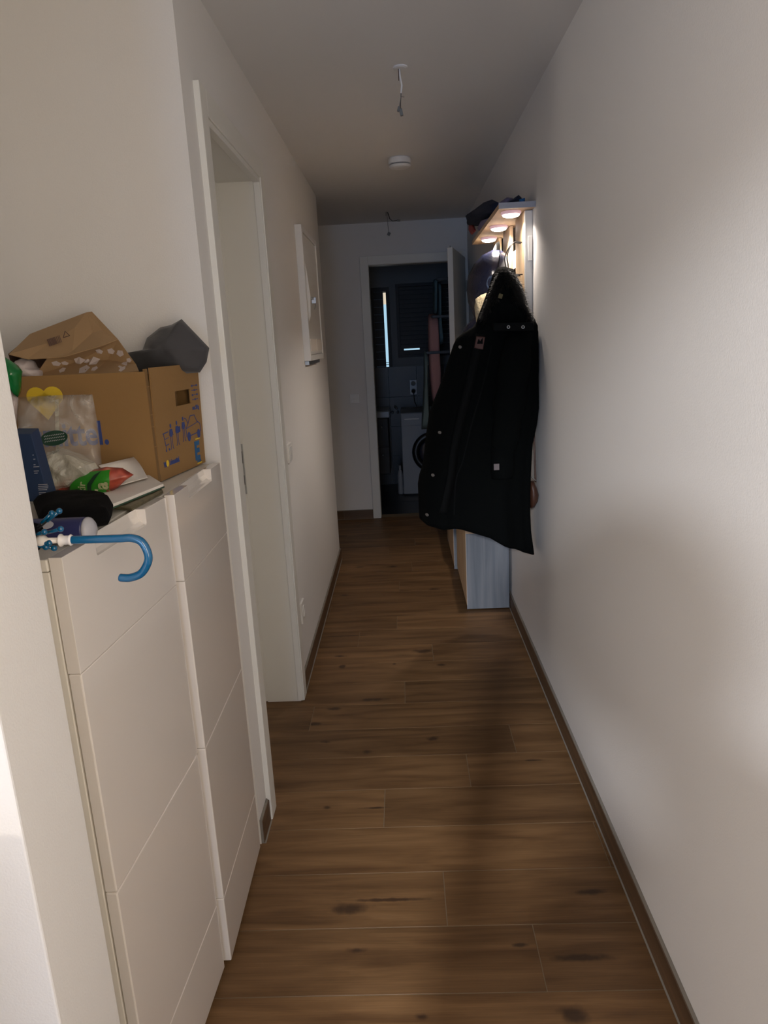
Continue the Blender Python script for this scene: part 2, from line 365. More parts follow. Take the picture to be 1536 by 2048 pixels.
fl = MB(); fl.box((-4.0, -4.8, -0.06), (XR+0.1, YF+0.14, -0.0012))
floor = struct('floor', fl, GROUT, org=(0, 0, 0))
known = {-1: [-0.295], 0: [0.094], 1: [0.60-0.0], 2: [-0.05], 3: [-0.45], 4: [0.374], 5: [0.181], 6: [-0.125], 7: [-0.66], 8: [0.058], 9: [0.287], 10: [-0.55]}
def plank_row(i, x0, x1):
    y1 = P0-i*PW; y0 = y1-PW; j = known.get(i, [R.uniform(-0.6, 0.6)])[0]; LN = 1.2168
    s = j - math.ceil((j-x0)/LN)*LN
    while s < x1:
        a, b = max(s, x0), min(s+LN, x1)
        if b-a > 0.01:
            g = 0.0011; mb = MB(); mb.box((a+g, y0+g, -0.009), (b-g, min(y1-g, YF+0.02), 0.0))
            obj('plank', mb, TILE, floor, bevel=0.0006, bseg=1, org=((a+b)/2, (y0+y1)/2, 0))
        s += LN
for i in range(-14, 41):
    yt = P0-i*PW; yb = yt-PW
    x1 = XR-0.001; x0 = -3.9
    if yb > YC-0.02: x0 = -2.4
    elif yt > 2.85+0.3 or (1.95 < yb and yt < 2.10): x0 = XL
    elif yb >= 1.9: x0 = -1.9
    elif yb > 0.93: x0 = -1.2
    elif yb > 0.70: x0 = XL
    if yb > YF: continue
    plank_row(i, x0, x1)

mb = MB(); mb.box((XR, -4.8, 0), (XR+0.12, 9.0, H)); struct('wall_right', mb, WALL)
mb = MB(); mb.box((-4.1, -4.9, H), (XR+0.12, 7.9, H+0.1)); struct('ceiling', mb, CEIL)
# left wall: from niche to corner, with the doorway
T = 0.15
mb = MB()
mb.box((XL-T, 1.935, 0), (XL, 2.12, H)); mb.box((XL-T, 2.12, INN), (XL, 2.86, H)); mb.box((XL-T, 2.86, 0), (XL, YC, H))
mb.box((-2.5, YC-0.12, 0), (XL-T, YC, H))
struct('wall_left', mb, WALL)
mb = MB(); mb.box((-1.2, 1.935, 0), (XL-T, 2.05, H)); mb.box((-1.2, 0.93, 0), (-1.1, 1.935, H)); struct('wall_niche', mb, WALL)
mb = MB(); mb.box((-4.0, 0.775, 0), (XL, 0.93, H)); struct('wall_stub', mb, WALL, bevel=0.003)
mb = MB(); mb.box((-2.5, YF, 0), (-0.245, YF+0.12, H)); mb.box((-0.245, YF, INN), (0.502, YF+0.12, H)); mb.box((0.502, YF, 0), (XR, YF+0.12, H)); struct('wall_far', mb, WALL)
mb = MB(); mb.box((-2.6, YC-0.12, 0), (-2.5, YF+0.12, H)); struct('wall_side_passage', mb, WALL)
mb = MB(); mb.box((-4.1, -4.9, 0), (XR+0.12, -4.8, H)); struct('wall_back', mb, WALL)
mb = MB(); mb.box((-4.1, -4.8, 0), (-4.0, 0.93, H)); struct('wall_living_left', mb, WALL)
# room behind the left door (dark, closed)
mb = MB(); mb.box((-2.0, 2.05, 0), (-1.9, YC-0.12, H)); struct('wall_bedroom', mb, WALL)

def skirting(name, a, b, side):
    """side: outward normal of the wall ('x+','x-','y-'): tile pieces with a grout bead above and below"""
    n = {'x+': Vector((1, 0, 0)), 'x-': Vector((-1, 0, 0)), 'y-': Vector((0, -1, 0))}[side]; a = Vector(a); b = Vector(b)
    u = (b-a).normalized(); L = (b-a).length
    base = MB(); base.prism([a, a+n*0.0085, a+n*0.0085+Vector((0, 0, BBH-0.006)), a+n*0.003+Vector((0, 0, BBH)), a+Vector((0, 0, BBH))], b-a)
    base.prism([a+n*0.0085, a+n*0.0145, a+n*0.0085+Vector((0, 0, 0.004))], b-a)
    o = struct(name, base, GROUTG)
    s = 0.0
    first = 0.62
    while s < L:
        e = min(L, s+(first if s == 0 else 1.2)); p = a+u*(s+0.001); q = a+u*(e-0.001)
        m = MB(); m.prism([p+n*0.002+Vector((0, 0, 0.003)), p+n*0.0105+Vector((0, 0, 0.003)), p+n*0.0105+Vector((0, 0, BBH-0.005)), p+n*0.002+Vector((0, 0, BBH-0.005))], q-p)
        obj('skirting_tile', m, SKIRT, o, org=None); s = e
    return o
skirting('baseboard_right', (XR, 0.2, 0), (XR, YF, 0), 'x-')
skirting('baseboard_left', (XL, 2.93, 0), (XL, YC+0.012, 0), 'x+')
skirting('baseboard_left_near', (XL, 1.938, 0), (XL, 2.05, 0), 'x+')
skirting('baseboard_far', (-2.4, YF, 0), (-0.315, YF, 0), 'y-')

# ---- doorway in the left wall: casing, jamb lining, strike plate, unseen closed leaf added to stop light
dr = MB(); dr.box((XL-0.002, 2.05, 0.002), (XL+0.0165, 2.12, TOP)); dr.box((XL-0.002, 2.12, INN), (XL+0.0165, 2.86, TOP)); dr.box((XL-0.002, 2.86, 0.002), (XL+0.0165, 2.93, TOP))
door1 = struct('door_1', dr, TRIM, bevel=0.0025, bseg=2)
m = MB(); m.box((XL-0.150, 2.108, 0.004), (XL-0.006, 2.124, INN)); m.box((XL-0.150, 2.858, 0.004), (XL-0.012, 2.872, INN)); m.box((XL-0.150, 2.124, INN-0.012), (XL-0.006, 2.858, INN+0.004))
m.box((XL-0.013, 2.852, 0.006), (XL+0.012, 2.866, INN)); m.box((XL-0.013, 2.124, INN-0.018), (XL+0.012, 2.852, INN))
obj('jamb_lining', m, TRIM, door1, bevel=0.002)
m = MB(); m.box((XL-0.149, 2.858, 0.004), (XL-0.190, 2.895, INN)); obj('rebate', m, TRIM, door1, bevel=0.002)
m = MB(); m.box((XL-0.151, 2.8560, 0.96), (XL-0.170, 2.859, 1.17)); pl = obj('strike_plate', m, STEEL, door1, label='brushed steel strike plate')
for z0_, z1_ in ((1.09, 1.14), (1.0, 1.04)): m = MB(); m.box((XL-0.155, 2.8550, z0_), (XL-0.166, 2.8565, z1_)); obj('latch_hole', m, DARKST, pl)
m = MB(); m.box((XL-0.235, 2.10, 0.006), (XL-0.195, 2.90, INN+0.02)); lf = obj('door_leaf', m, TRIM, door1, bevel=0.002)  # unseen leaf, added to keep light from passing the doorway
m = MB(); m.box((-1.9, 2.05, 0), (XL-0.24, 2.09, H)); struct('wall_bedroom_near', m, WALL)

# ---- bathroom door: casing + open leaf hinged on the right
m = MB(); yb = YF
m.box((-0.315, yb-0.0165, 0.002), (-0.245, yb+0.002, TOP)); m.box((-0.245, yb-0.0165, INN), (0.502, yb+0.002, TOP)); m.box((0.502, yb-0.0165, 0.002), (0.572, yb+0.002, TOP))
door2 = struct('door_2', m, TRIM, bevel=0.0025)
m = MB(); m.box((-0.257, yb-0.002, 0.004), (-0.243, yb+0.13, INN)); m.box((0.500, yb-0.002, 0.004), (0.514, yb+0.13, INN)); m.box((-0.243, yb-0.002, INN-0.004), (0.500, yb+0.13, INN+0.012))
obj('jamb_lining', m, TRIM, door2, bevel=0.002)
hx, hy = 0.520, yb-0.025; ang = math.atan2(0.365-hx, 5.435-hy)      # leaf runs from the hinge towards the viewer
d = Vector((0.367-hx, 5.43-hy, 0)).normalized(); nl = Vector((-d.y, d.x, 0)); nl = nl if nl.x > 0 else -nl
a = Vector((hx, hy, 0.008)); b = a+d*0.745
m = MB(); m.prism([a, b, b+nl*0.040, a+nl*0.040], (0, 0, 2.180)); leaf = obj('door_leaf', m, TRIM, door2, bevel=0.003)
m = MB()
for k, s in ((0, -1), (1, 1)):
    base = a+d*0.69+Vector((0, 0, 1.04))+(nl*0.040 if s > 0 else Vector())
    m.tube([base, base+nl*s*0.045, base+nl*s*0.052-d*0.012, base+nl*s*0.052-d*0.115], 0.009, 10)
    m.cyl(base, base+nl*s*0.008, 0.026)
obj('door_handle', m, STEEL, leaf, smooth=True, label='steel lever handle')
for z in (0.25, 1.95): m = MB(); m.cyl(a+nl*0.045-d*0.004+Vector((0, 0, z-0.04)), a+nl*0.045-d*0.004+Vector((0, 0, z+0.05)), 0.008, 10); obj('hinge', m, STEEL, leaf)
m = MB(); m.cyl(b-d*0.01+nl*0.02+Vector((0, 0, 2.178)), b-d*0.01+nl*0.02+Vector((0, 0, 2.192)), 0.004, 8); obj('top_pin', m, STEEL, leaf)

# ---- bathroom shell
BY = 7.70
m = MB(); m.box((-0.75, YF+0.12, -0.06), (1.75, BY, -0.004)); fb = struct('floor_bathroom', m, DGROUT)
for i in range(5):
    for j in range(3):
        x0 = -0.75+i*0.5; y0 = YF+0.13+j*0.5; m = MB(); m.box((x0+.002, y0+.002, -0.005), (x0+.498, min(BY-.002, y0+.498), 0.0)); obj('floor_tile', m, DTILE, fb, bevel=0.001, bseg=1)
m = MB(); m.box((-0.75, BY, 0), (-0.295, BY+0.1, H)); m.box((-0.295, BY, 0), (-0.10, BY+0.1, 1.28)); m.box((-0.295, BY, 2.10), (-0.10, BY+0.1, H))
m.box((-0.10, BY, 0), (-0.035, BY+0.1, H)); m.box((-0.035, BY, 0), (0.62, BY+0.1, 1.372)); m.box((-0.035, BY, 2.126), (0.62, BY+0.1, H)); m.box((0.62, BY, 0), (1.75, BY+0.1, H))
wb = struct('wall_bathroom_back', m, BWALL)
for i in range(9):
    for j in range(4):
        x0 = -0.75+i*0.3; z0 = 0.0+j*0.32; m = MB(); m.box((x0+.0015, BY-0.008, z0+.0015), (x0+.2985, BY, z0+.3185)); obj('wall_tile', m, DTILE, wb, bevel=0.001, bseg=1)
m = MB(); m.box((-0.85, YF+0.12, 0), (-0.75, BY+0.1, H)); struct('wall_bathroom_left', m, DTILE)
m = MB(); m.box((1.75, YF+0.12, 0), (1.85, BY+0.1, H)); struct('wall_bathroom_right', m, BWALL)
m = MB(); m.box((XR+0.12, YF, 0), (1.85, YF+0.12, H)); struct('wall_bathroom_front', m, BWALL)
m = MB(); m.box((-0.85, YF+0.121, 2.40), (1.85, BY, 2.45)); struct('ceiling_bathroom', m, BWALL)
m = MB(); m.cyl((-0.10, 6.42, 2.396), (-0.10, 6.42, 2.401), 0.045); tag(obj('recessed_spotlight', m, STEEL), 'small steel recessed spotlight in the dark bathroom ceiling', 'ceiling light')
# window 1: narrow, shutter half open leaves a bright slot
m = MB(); m.box((-0.295, BY+0.02, 1.28), (-0.27, BY+0.09, 2.10)); m.box((-0.125, BY+0.02, 1.28), (-0.10, BY+0.09, 2.10)); m.box((-0.27, BY+0.02, 2.06), (-0.125, BY+0.09, 2.10)); m.box((-0.27, BY+0.02, 1.275), (-0.125, BY+0.09, 1.28))
w1 = struct('window_1', m, SHUT)
for k in range(10):
    z = 1.29+k*0.077; m = MB(); m.box((-0.27, BY+0.045, z), (-0.169, BY+0.055, z+0.073)); obj('shutter_slat', m, SHUT, w1)
m = MB(); m.box((-0.168, BY+0.07, 1.28), (-0.139, BY+0.075, 1.93)); obj('pane', m, SKY, w1, label='narrow strip of daylight beside the shutter')
m = MB(); m.box((-0.168, BY+0.07, 1.93), (-0.139, BY+0.075, 2.05)); obj('pane', m, SKYW, w1, label='warm lit upper end of the daylight strip')
m = MB(); m.box((-0.138, BY+0.045, 1.28), (-0.125, BY+0.055, 2.06)); m.box((-0.169, BY+0.062, 1.322), (-0.138, BY+0.066, 1.328)); m.box((-0.169, BY+0.062, 1.300), (-0.138, BY+0.066, 1.306)); obj('frame_edge', m, SHUT, w1)
m = MB(); m.box((-0.035, BY+0.02, 1.372), (-0.005, BY+0.09, 2.126)); m.box((0.59, BY+0.02, 1.372), (0.62, BY+0.09, 2.126)); m.box((-0.005, BY+0.02, 2.096), (0.59, BY+0.09, 2.126)); m.box((-0.005, BY+0.02, 1.372), (0.59, BY+0.09, 1.400))
w2 = struct('window_2', m, SHUT)
z = 1.462
while z < 2.09:
    m = MB(); m.box((-0.005, BY+0.045, z), (0.59, BY+0.055, min(z+0.0445, 2.096))); obj('shutter_slat', m, SHUT, w2, bevel=0.003, bseg=1); z += 0.046
m = MB(); m.box((-0.005, BY+0.045, 1.400), (0.59, BY+0.055, 1.446)); m.box((-0.005, BY+0.045, 1.446), (0.030, BY+0.055, 1.462)); m.box((0.198, BY+0.045, 1.446), (0.59, BY+0.055, 1.462)); obj('shutter_slat', m, SHUT, w2)
m = MB(); m.box((0.02, BY+0.07, 1.440), (0.21, BY+0.075, 1.468)); obj('pane', m, SKY, w2, label='thin slot of daylight under the shutter')

# ---- washing machine, vanity, bottle, outlet, towel rack
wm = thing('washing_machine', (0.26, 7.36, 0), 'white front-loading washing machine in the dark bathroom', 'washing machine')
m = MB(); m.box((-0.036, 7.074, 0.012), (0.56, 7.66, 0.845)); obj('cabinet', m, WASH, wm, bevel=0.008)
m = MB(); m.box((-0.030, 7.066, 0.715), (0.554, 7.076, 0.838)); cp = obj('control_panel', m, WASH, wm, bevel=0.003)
m = MB(); m.box((0.0, 7.058, 0.775), (0.15, 7.067, 0.790)); obj('drawer_grip', m, PLAST, cp, bevel=0.002, label='detergent drawer grip, pale for its painted highlight')  # pale plastic paints the highlight on the drawer handle
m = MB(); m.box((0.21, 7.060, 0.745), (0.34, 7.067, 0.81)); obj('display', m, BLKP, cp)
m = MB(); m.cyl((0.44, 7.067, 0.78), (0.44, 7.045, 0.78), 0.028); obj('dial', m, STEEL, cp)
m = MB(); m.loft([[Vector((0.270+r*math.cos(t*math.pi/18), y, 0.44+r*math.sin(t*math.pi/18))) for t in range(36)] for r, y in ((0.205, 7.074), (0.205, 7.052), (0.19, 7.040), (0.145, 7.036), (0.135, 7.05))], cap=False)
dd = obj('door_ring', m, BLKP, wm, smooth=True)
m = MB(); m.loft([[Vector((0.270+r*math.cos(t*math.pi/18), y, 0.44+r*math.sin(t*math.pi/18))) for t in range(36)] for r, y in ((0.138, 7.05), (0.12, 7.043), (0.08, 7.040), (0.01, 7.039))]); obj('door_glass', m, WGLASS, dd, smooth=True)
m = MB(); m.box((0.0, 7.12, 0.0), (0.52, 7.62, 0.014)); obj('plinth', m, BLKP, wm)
va = thing('vanity_unit', (-0.42, 7.43, 0), 'dark vanity cabinet with grey washbasin left of the washing machine', 'vanity')
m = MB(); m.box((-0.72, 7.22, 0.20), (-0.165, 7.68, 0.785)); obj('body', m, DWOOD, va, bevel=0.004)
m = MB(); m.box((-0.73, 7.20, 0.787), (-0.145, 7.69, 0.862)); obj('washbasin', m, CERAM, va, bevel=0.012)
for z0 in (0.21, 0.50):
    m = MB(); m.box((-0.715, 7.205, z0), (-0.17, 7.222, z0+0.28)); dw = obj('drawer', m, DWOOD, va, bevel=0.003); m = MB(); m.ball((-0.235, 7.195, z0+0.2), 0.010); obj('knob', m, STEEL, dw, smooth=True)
def bottle(loc, r, h, mt, label, cap=None):
    x, y, z = loc; t = thing('bottle', loc, label, 'bottle')
    m = MB(); m.loft([[Vector((x+rr*math.cos(k*math.pi/8), y+rr*0.75*math.sin(k*math.pi/8), z+zz)) for k in range(16)] for rr, zz in ((r*0.9, 0), (r, 0.01), (r, h*0.66), (r*0.8, h*0.78), (r*0.42, h*0.85))]); obj('body', m, mt, t, smooth=True)
    m = MB(); m.cyl((x, y, z+h*0.85), (x, y, z+h), r*0.45, 14); obj('cap', m, cap or mt, t)
bottle((-0.066, 7.16, 0.0), 0.030, 0.30, WASH, 'tall grey-white bottle on the bathroom floor beside the washing machine')
dsp = thing('tap_fitting', (-0.095, 7.55, 0.82), 'small chrome tap fitting between washbasin and washing machine', 'tap')
m = MB(); m.tube([(-0.095, 7.692, 0.86), (-0.095, 7.60, 0.86), (-0.075, 7.57, 0.845)], 0.011, 10); obj('spout', m, STEEL, dsp, smooth=True)
for x in (-0.125, -0.065): m = MB(); m.cyl((x, 7.692, 0.80), (x, 7.63, 0.80), 0.012, 12); m.ball((x, 7.63, 0.80), 0.014); obj('valve', m, STEEL, dsp, smooth=True)
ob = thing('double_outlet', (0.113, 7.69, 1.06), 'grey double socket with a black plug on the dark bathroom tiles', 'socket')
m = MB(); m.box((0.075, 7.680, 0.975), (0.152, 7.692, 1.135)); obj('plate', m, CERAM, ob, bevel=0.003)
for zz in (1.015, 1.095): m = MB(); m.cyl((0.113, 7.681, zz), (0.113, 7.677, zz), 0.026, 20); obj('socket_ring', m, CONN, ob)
tag(obj('plug', MB().tube([(0.113, 7.676, 1.015), (0.113, 7.645, 1.012), (0.113, 7.635, 0.985), (0.120, 7.66, 0.90), (0.14, 7.672, 0.855)], [0.019, 0.017, 0.005, 0.004, 0.004], 12), BLKP, smooth=True), 'black plug and cable in the bathroom socket', 'plug')

tr = thing('towel_rack', (0.50, 6.75, 0), 'black three-tier towel rack standing behind the open bathroom door', 'towel rack')
for y in (6.53, 6.99): m = MB(); m.tube([(0.62, y, 0.0), (0.62, y, 2.12)], 0.011, 10); obj('upright', m, BLACKW, tr, smooth=True)
m = MB(); m.box((0.50, 6.50, 0.0), (0.68, 7.02, 0.02)); obj('base', m, BLACKW, tr, bevel=0.003)
TIERS = [(0.345, 2.078), (0.292, 1.760), (0.232, 1.447)]
for x, z in TIERS:
    for y in (6.53, 6.99): m = MB(); m.box((x-0.004, y-0.008, z-0.030), (0.62, y+0.008, z-0.006)); obj('arm', m, BLACKW, tr, bevel=0.002)
    m = MB(); m.cyl((x, 6.53, z-0.015), (x, 6.99, z-0.015), 0.009, 10); obj('rail', m, BLACKW, tr)
def towel(parts, mt, label, y0=6.57, dy=0.38):
    t = thing('towel', parts[0][0], label, 'towel', 'towels on the bathroom rack')
    for p in parts:
        c = [Vector((q.x, y0+dy/2, q.z)) for q in p]
        m = pillow(c, dy, (0, 1, 0), rings=6, power=0.08, nz=0.003, nsc=12, sub=3); obj('cloth_layer', m, mt, t, smooth=True)
    return t
towel([[Vector((0.3230, 6.5700, 2.0740)), Vector((0.3410, 6.5700, 2.0860)), Vector((0.3540, 6.5700, 2.0720)), Vector((0.3480, 6.5700, 1.8850)), Vector((0.3400, 6.5700, 1.7730)), Vector((0.3170, 6.5700, 1.7830)), Vector((0.3180, 6.5700, 1.9300))],
       [Vector((0.3620, 6.5700, 2.0550)), Vector((0.3840, 6.5700, 2.0540)), Vector((0.3830, 6.5700, 1.8830)), Vector((0.3810, 6.5700, 1.6670)), Vector((0.3900, 6.5700, 1.5000)), Vector((0.3580, 6.5700, 1.4880)), Vector((0.3480, 6.5700, 1.6250)), Vector((0.3550, 6.5700, 1.8420))]], TOWB, 'petrol towel on the top rail of the bathroom rack', y0=6.60)
towel([[Vector((0.2580, 6.5700, 1.7520)), Vector((0.2720, 6.5700, 1.7770)), Vector((0.3400, 6.5700, 1.7730)), Vector((0.3520, 6.5700, 1.7470)), Vector((0.3580, 6.5700, 1.4920)), Vector((0.3630, 6.5700, 1.2240)), Vector((0.3550, 6.5700, 1.0890)), Vector((0.3330, 6.5700, 0.9850)), Vector((0.2990, 6.5700, 0.9310)), Vector((0.2730, 6.5700, 0.9870)), Vector((0.2570, 6.5700, 1.1840)), Vector((0.2520, 6.5700, 1.4530))]], TOWP, 'pink towel on the middle rail of the bathroom rack', y0=6.57)
towel([[Vector((0.2100, 6.5700, 1.4290)), Vector((0.2290, 6.5700, 1.4460)), Vector((0.2420, 6.5700, 1.4270)), Vector((0.2340, 6.5700, 1.1850)), Vector((0.2350, 6.5700, 0.9570)), Vector((0.2310, 6.5700, 0.7160)), Vector((0.1610, 6.5700, 0.7150)), Vector((0.1840, 6.5700, 0.9600)), Vector((0.2020, 6.5700, 1.1870))],
       [Vector((0.2430, 6.5700, 0.9340)), Vector((0.2620, 6.5700, 0.9330)), Vector((0.2710, 6.5700, 0.7930)), Vector((0.2610, 6.5700, 0.6300)), Vector((0.2420, 6.5700, 0.6310))]], TOWG, 'sage grey towel on the lowest rail of the bathroom rack', y0=6.54)

# ================================================================ wall fittings
def plate_on(name, c, n, u, wd, ht, label, cat, kind):
    """switch/socket plate at c on wall with outward normal n, horizontal direction u"""
    c, n, u = Vector(c), Vector(n), Vector(u); up = Vector((0, 0, 1))
    t = thing(name, c, label, cat)
    def rb(w2, h2, d0, d1, off=Vector()): return MB().prism([c+off+u*a*w2+up*b*h2+n*d0 for a, b in ((-1, -1), (1, -1), (1, 1), (-1, 1))], n*(d1-d0))
    obj('plate', rb(wd/2, ht/2, -0.001, 0.009), PLAST, t, bevel=0.002)
    if kind == 'switch': obj('rocker', rb(wd/2-0.011, ht/2-0.011, 0.009, 0.0125), PLAST, t, bevel=0.0015)
    if kind == 'double':
        for s in (-1, 1): obj('rocker', rb(wd/2-0.011, ht/4-0.008, 0.009, 0.0125, up*s*(ht/4-0.003)), PLAST, t, bevel=0.0015)
    if kind == 'socket':
        m = MB(); rr = [(0.030, 0.009), (0.030, 0.012), (0.024, 0.012), (0.022, 0.004), (0.001, 0.004)]
        m.loft([[c+n*h+(u*math.cos(k*math.pi/12)+up*math.sin(k*math.pi/12))*r for k in range(24)] for r, h in rr], cap=False); obj('socket_ring', m, PLAST, t, smooth=True)
plate_on('light_switch', (XL, 3.075, 1.093), (1, 0, 0), (0, 1, 0), 0.082, 0.082, 'white light switch on left wall just past the doorway', 'switch', 'switch')
plate_on('wall_socket', (XL, 3.075, 0.345), (1, 0, 0), (0, 1, 0), 0.082, 0.10, 'white wall socket low on the left wall past the doorway', 'socket', 'socket')
plate_on('double_switch', (-0.423, YF, 1.080), (0, -1, 0), (1, 0, 0), 0.082, 0.082, 'white double switch on the far wall left of the bathroom door', 'switch', 'double')

fz = thing('fuse_box', (XL, 4.1, 1.46), 'white metal fuse cabinet mounted on the left wall with keys in its lock', 'fuse box')
y0, y1, z0, z1 = 3.815, 4.46, 1.468, 2.152; X1 = XL+0.036
m = MB(); m.box((XL-0.001, y0, z0), (X1, y0+0.03, z1)); m.box((XL-0.001, y1-0.03, z0), (X1, y1, z1)); m.box((XL-0.001, y0+0.03, z1-0.03), (X1, y1-0.03, z1)); m.box((XL-0.001, y0+0.03, z0), (X1, y1-0.03, z0+0.03))
obj('frame', m, PLAST, fz, bevel=0.003)
m = MB(); m.box((XL+0.004, y0+0.033, z0+0.033), (X1-0.006, y1-0.033, z1-0.033)); dz = obj('door', m, PLAST, fz, bevel=0.002)
m = MB(); m.prism([(X1-0.006, y0+0.05, 1.66), (X1-0.006, y0+0.05, 2.0), (X1+0.004, y0+0.052, 1.93), (X1+0.014, y0+0.056, 1.80), (X1+0.008, y0+0.056, 1.70)], (0, 0.028, 0)); obj('latch', m, PLAST, dz, bevel=0.002)
m = MB(); m.cyl((X1+0.002, y0+0.07, 1.79), (X1+0.030, y0+0.07, 1.79), 0.007, 10); m.box((X1+0.018, y0+0.068, 1.765), (X1+0.040, y0+0.073, 1.795)); m.tube([(X1+0.03, y0+0.07, 1.78), (X1+0.034, y0+0.085, 1.755), (X1+0.028, y0+0.075, 1.735)], 0.003, 8); obj('key', m, STEEL, dz, label='small steel key in the lock')
for k in range(2): m = MB(); m.box((X1-0.006, y0+0.08+k*0.28, z0+0.05), (X1-0.004, y0+0.33+k*0.28, z0+0.115)); obj('label_strip', m, PAPER, dz)
m = MB(); m.box((XL-0.001, y0+0.02, z0-0.020), (XL+0.022, y1-0.12, z0-0.001)); obj('shade_strip', m, STEEL, fz, label='grey strip standing for the shade under the cabinet')  # strip stands in for the shade below the fuse box

def rose(name, x, y, label, ends, cap=True):
    t = thing(name, (x, y, H), label, 'ceiling wiring', 'bare ceiling wires')
    if cap: m = MB(); m.loft([[Vector((x+r*math.cos(k*math.pi/12), y+r*math.sin(k*math.pi/12), z)) for k in range(24)] for r, z in ((0.026, H), (0.026, H-0.004), (0.02, H-0.007))]); obj('ceiling_cap', m, CEIL, t, smooth=False)
    for pts, mt, r in ends['wires']: obj('wire', MB().tube(pts, r, 8), mt, t, smooth=True)
    for c, sz, rx in ends['blocks']:
        m = MB(); m.box((-sz[0]/2, -sz[1]/2, -sz[2]/2), (sz[0]/2, sz[1]/2, sz[2]/2)); m.xf(Matrix.Translation(c) @ Matrix.Rotation(rx, 4, 'Y')); obj('connector_block', m, CONN, t, bevel=0.002)
    return t
x, y = 0.040, 2.82
rose('ceiling_wires', x, y, 'bare grey ceiling wire with two connector blocks nearest the camera', dict(
  wires=[([(x-0.004, y, H-0.004), (x-0.002, y, H-0.03), (x+0.003, y, H-0.06), (x-0.001, y, H-0.085)], PLAST, 0.0035),
         ([(x-0.007, y-0.002, H-0.004), (x-0.007, y-0.003, H-0.028), (x-0.007, y-0.003, H-0.045)], WIRER, 0.0014),
         ([(x-0.001, y, H-0.080), (x-0.002, y, H-0.10), (x-0.006, y, H-0.118), (x-0.009, y, H-0.135)], CONN, 0.0018),
         ([(x-0.001, y, H-0.095), (x+0.010, y, H-0.098)], CONN, 0.0009),
         ([(x-0.002, y, H-0.10), (x-0.004, y, H-0.12), (x-0.004, y, H-0.14)], WIRER, 0.0012)],
  blocks=[((x-0.012, y, H-0.136), (0.008, 0.010, 0.018), 0.3), ((x-0.003, y-0.002, H-0.148), (0.011, 0.012, 0.024), -0.2)]))
x, y = -0.064, 5.70
rose('ceiling_wires', x, y, 'bare dark ceiling wire with connector blocks hanging near the far wall', dict(
  wires=[([(x, y, H), (x+0.002, y, H-0.05), (x+0.004, y, H-0.10), (x+0.008, y, H-0.148)], CONN, 0.002),
         ([(x-0.006, y, H), (x-0.008, y, H-0.03)], CONN, 0.0015),
         ([(x+0.006, y, H-0.004), (x+0.02, y, H-0.05), (x+0.04, y, H-0.068), (x+0.075, y, H-0.066)], BLKP, 0.0030)],
  blocks=[((x+0.008, y, H-0.158), (0.022, 0.016, 0.024), 0.5), ((x+0.086, y, H-0.066), (0.026, 0.014, 0.014), 0.1)]), cap=False)

sd = thing('smoke_detector', (0.035, 4.11, H), 'round white smoke detector on the corridor ceiling', 'smoke detector')
def turn(c, prof, seg=40): return [[Vector((c[0]+r*math.cos(k*2*math.pi/seg), c[1]+r*math.sin(k*2*math.pi/seg), c[2]+z)) for k in range(seg)] for r, z in prof]
c = (0.035, 4.11, H)
obj('base', MB().loft(turn(c, ((0.050, 0), (0.056, -0.001), (0.056, -0.006)))), PLAST, sd)
obj('body', MB().loft(turn(c, ((0.060, -0.0065), (0.061, -0.010), (0.060, -0.030), (0.056, -0.032)))), PLAST, sd)
obj('sensor_gap', MB().loft(turn(c, ((0.053, -0.031), (0.053, -0.038)))), CONN, sd, label='grey ventilation gap')
obj('cover', MB().loft(turn(c, ((0.058, -0.037), (0.060, -0.041), (0.052, -0.049), (0.030, -0.053), (0.002, -0.054)))), PLAST, sd)

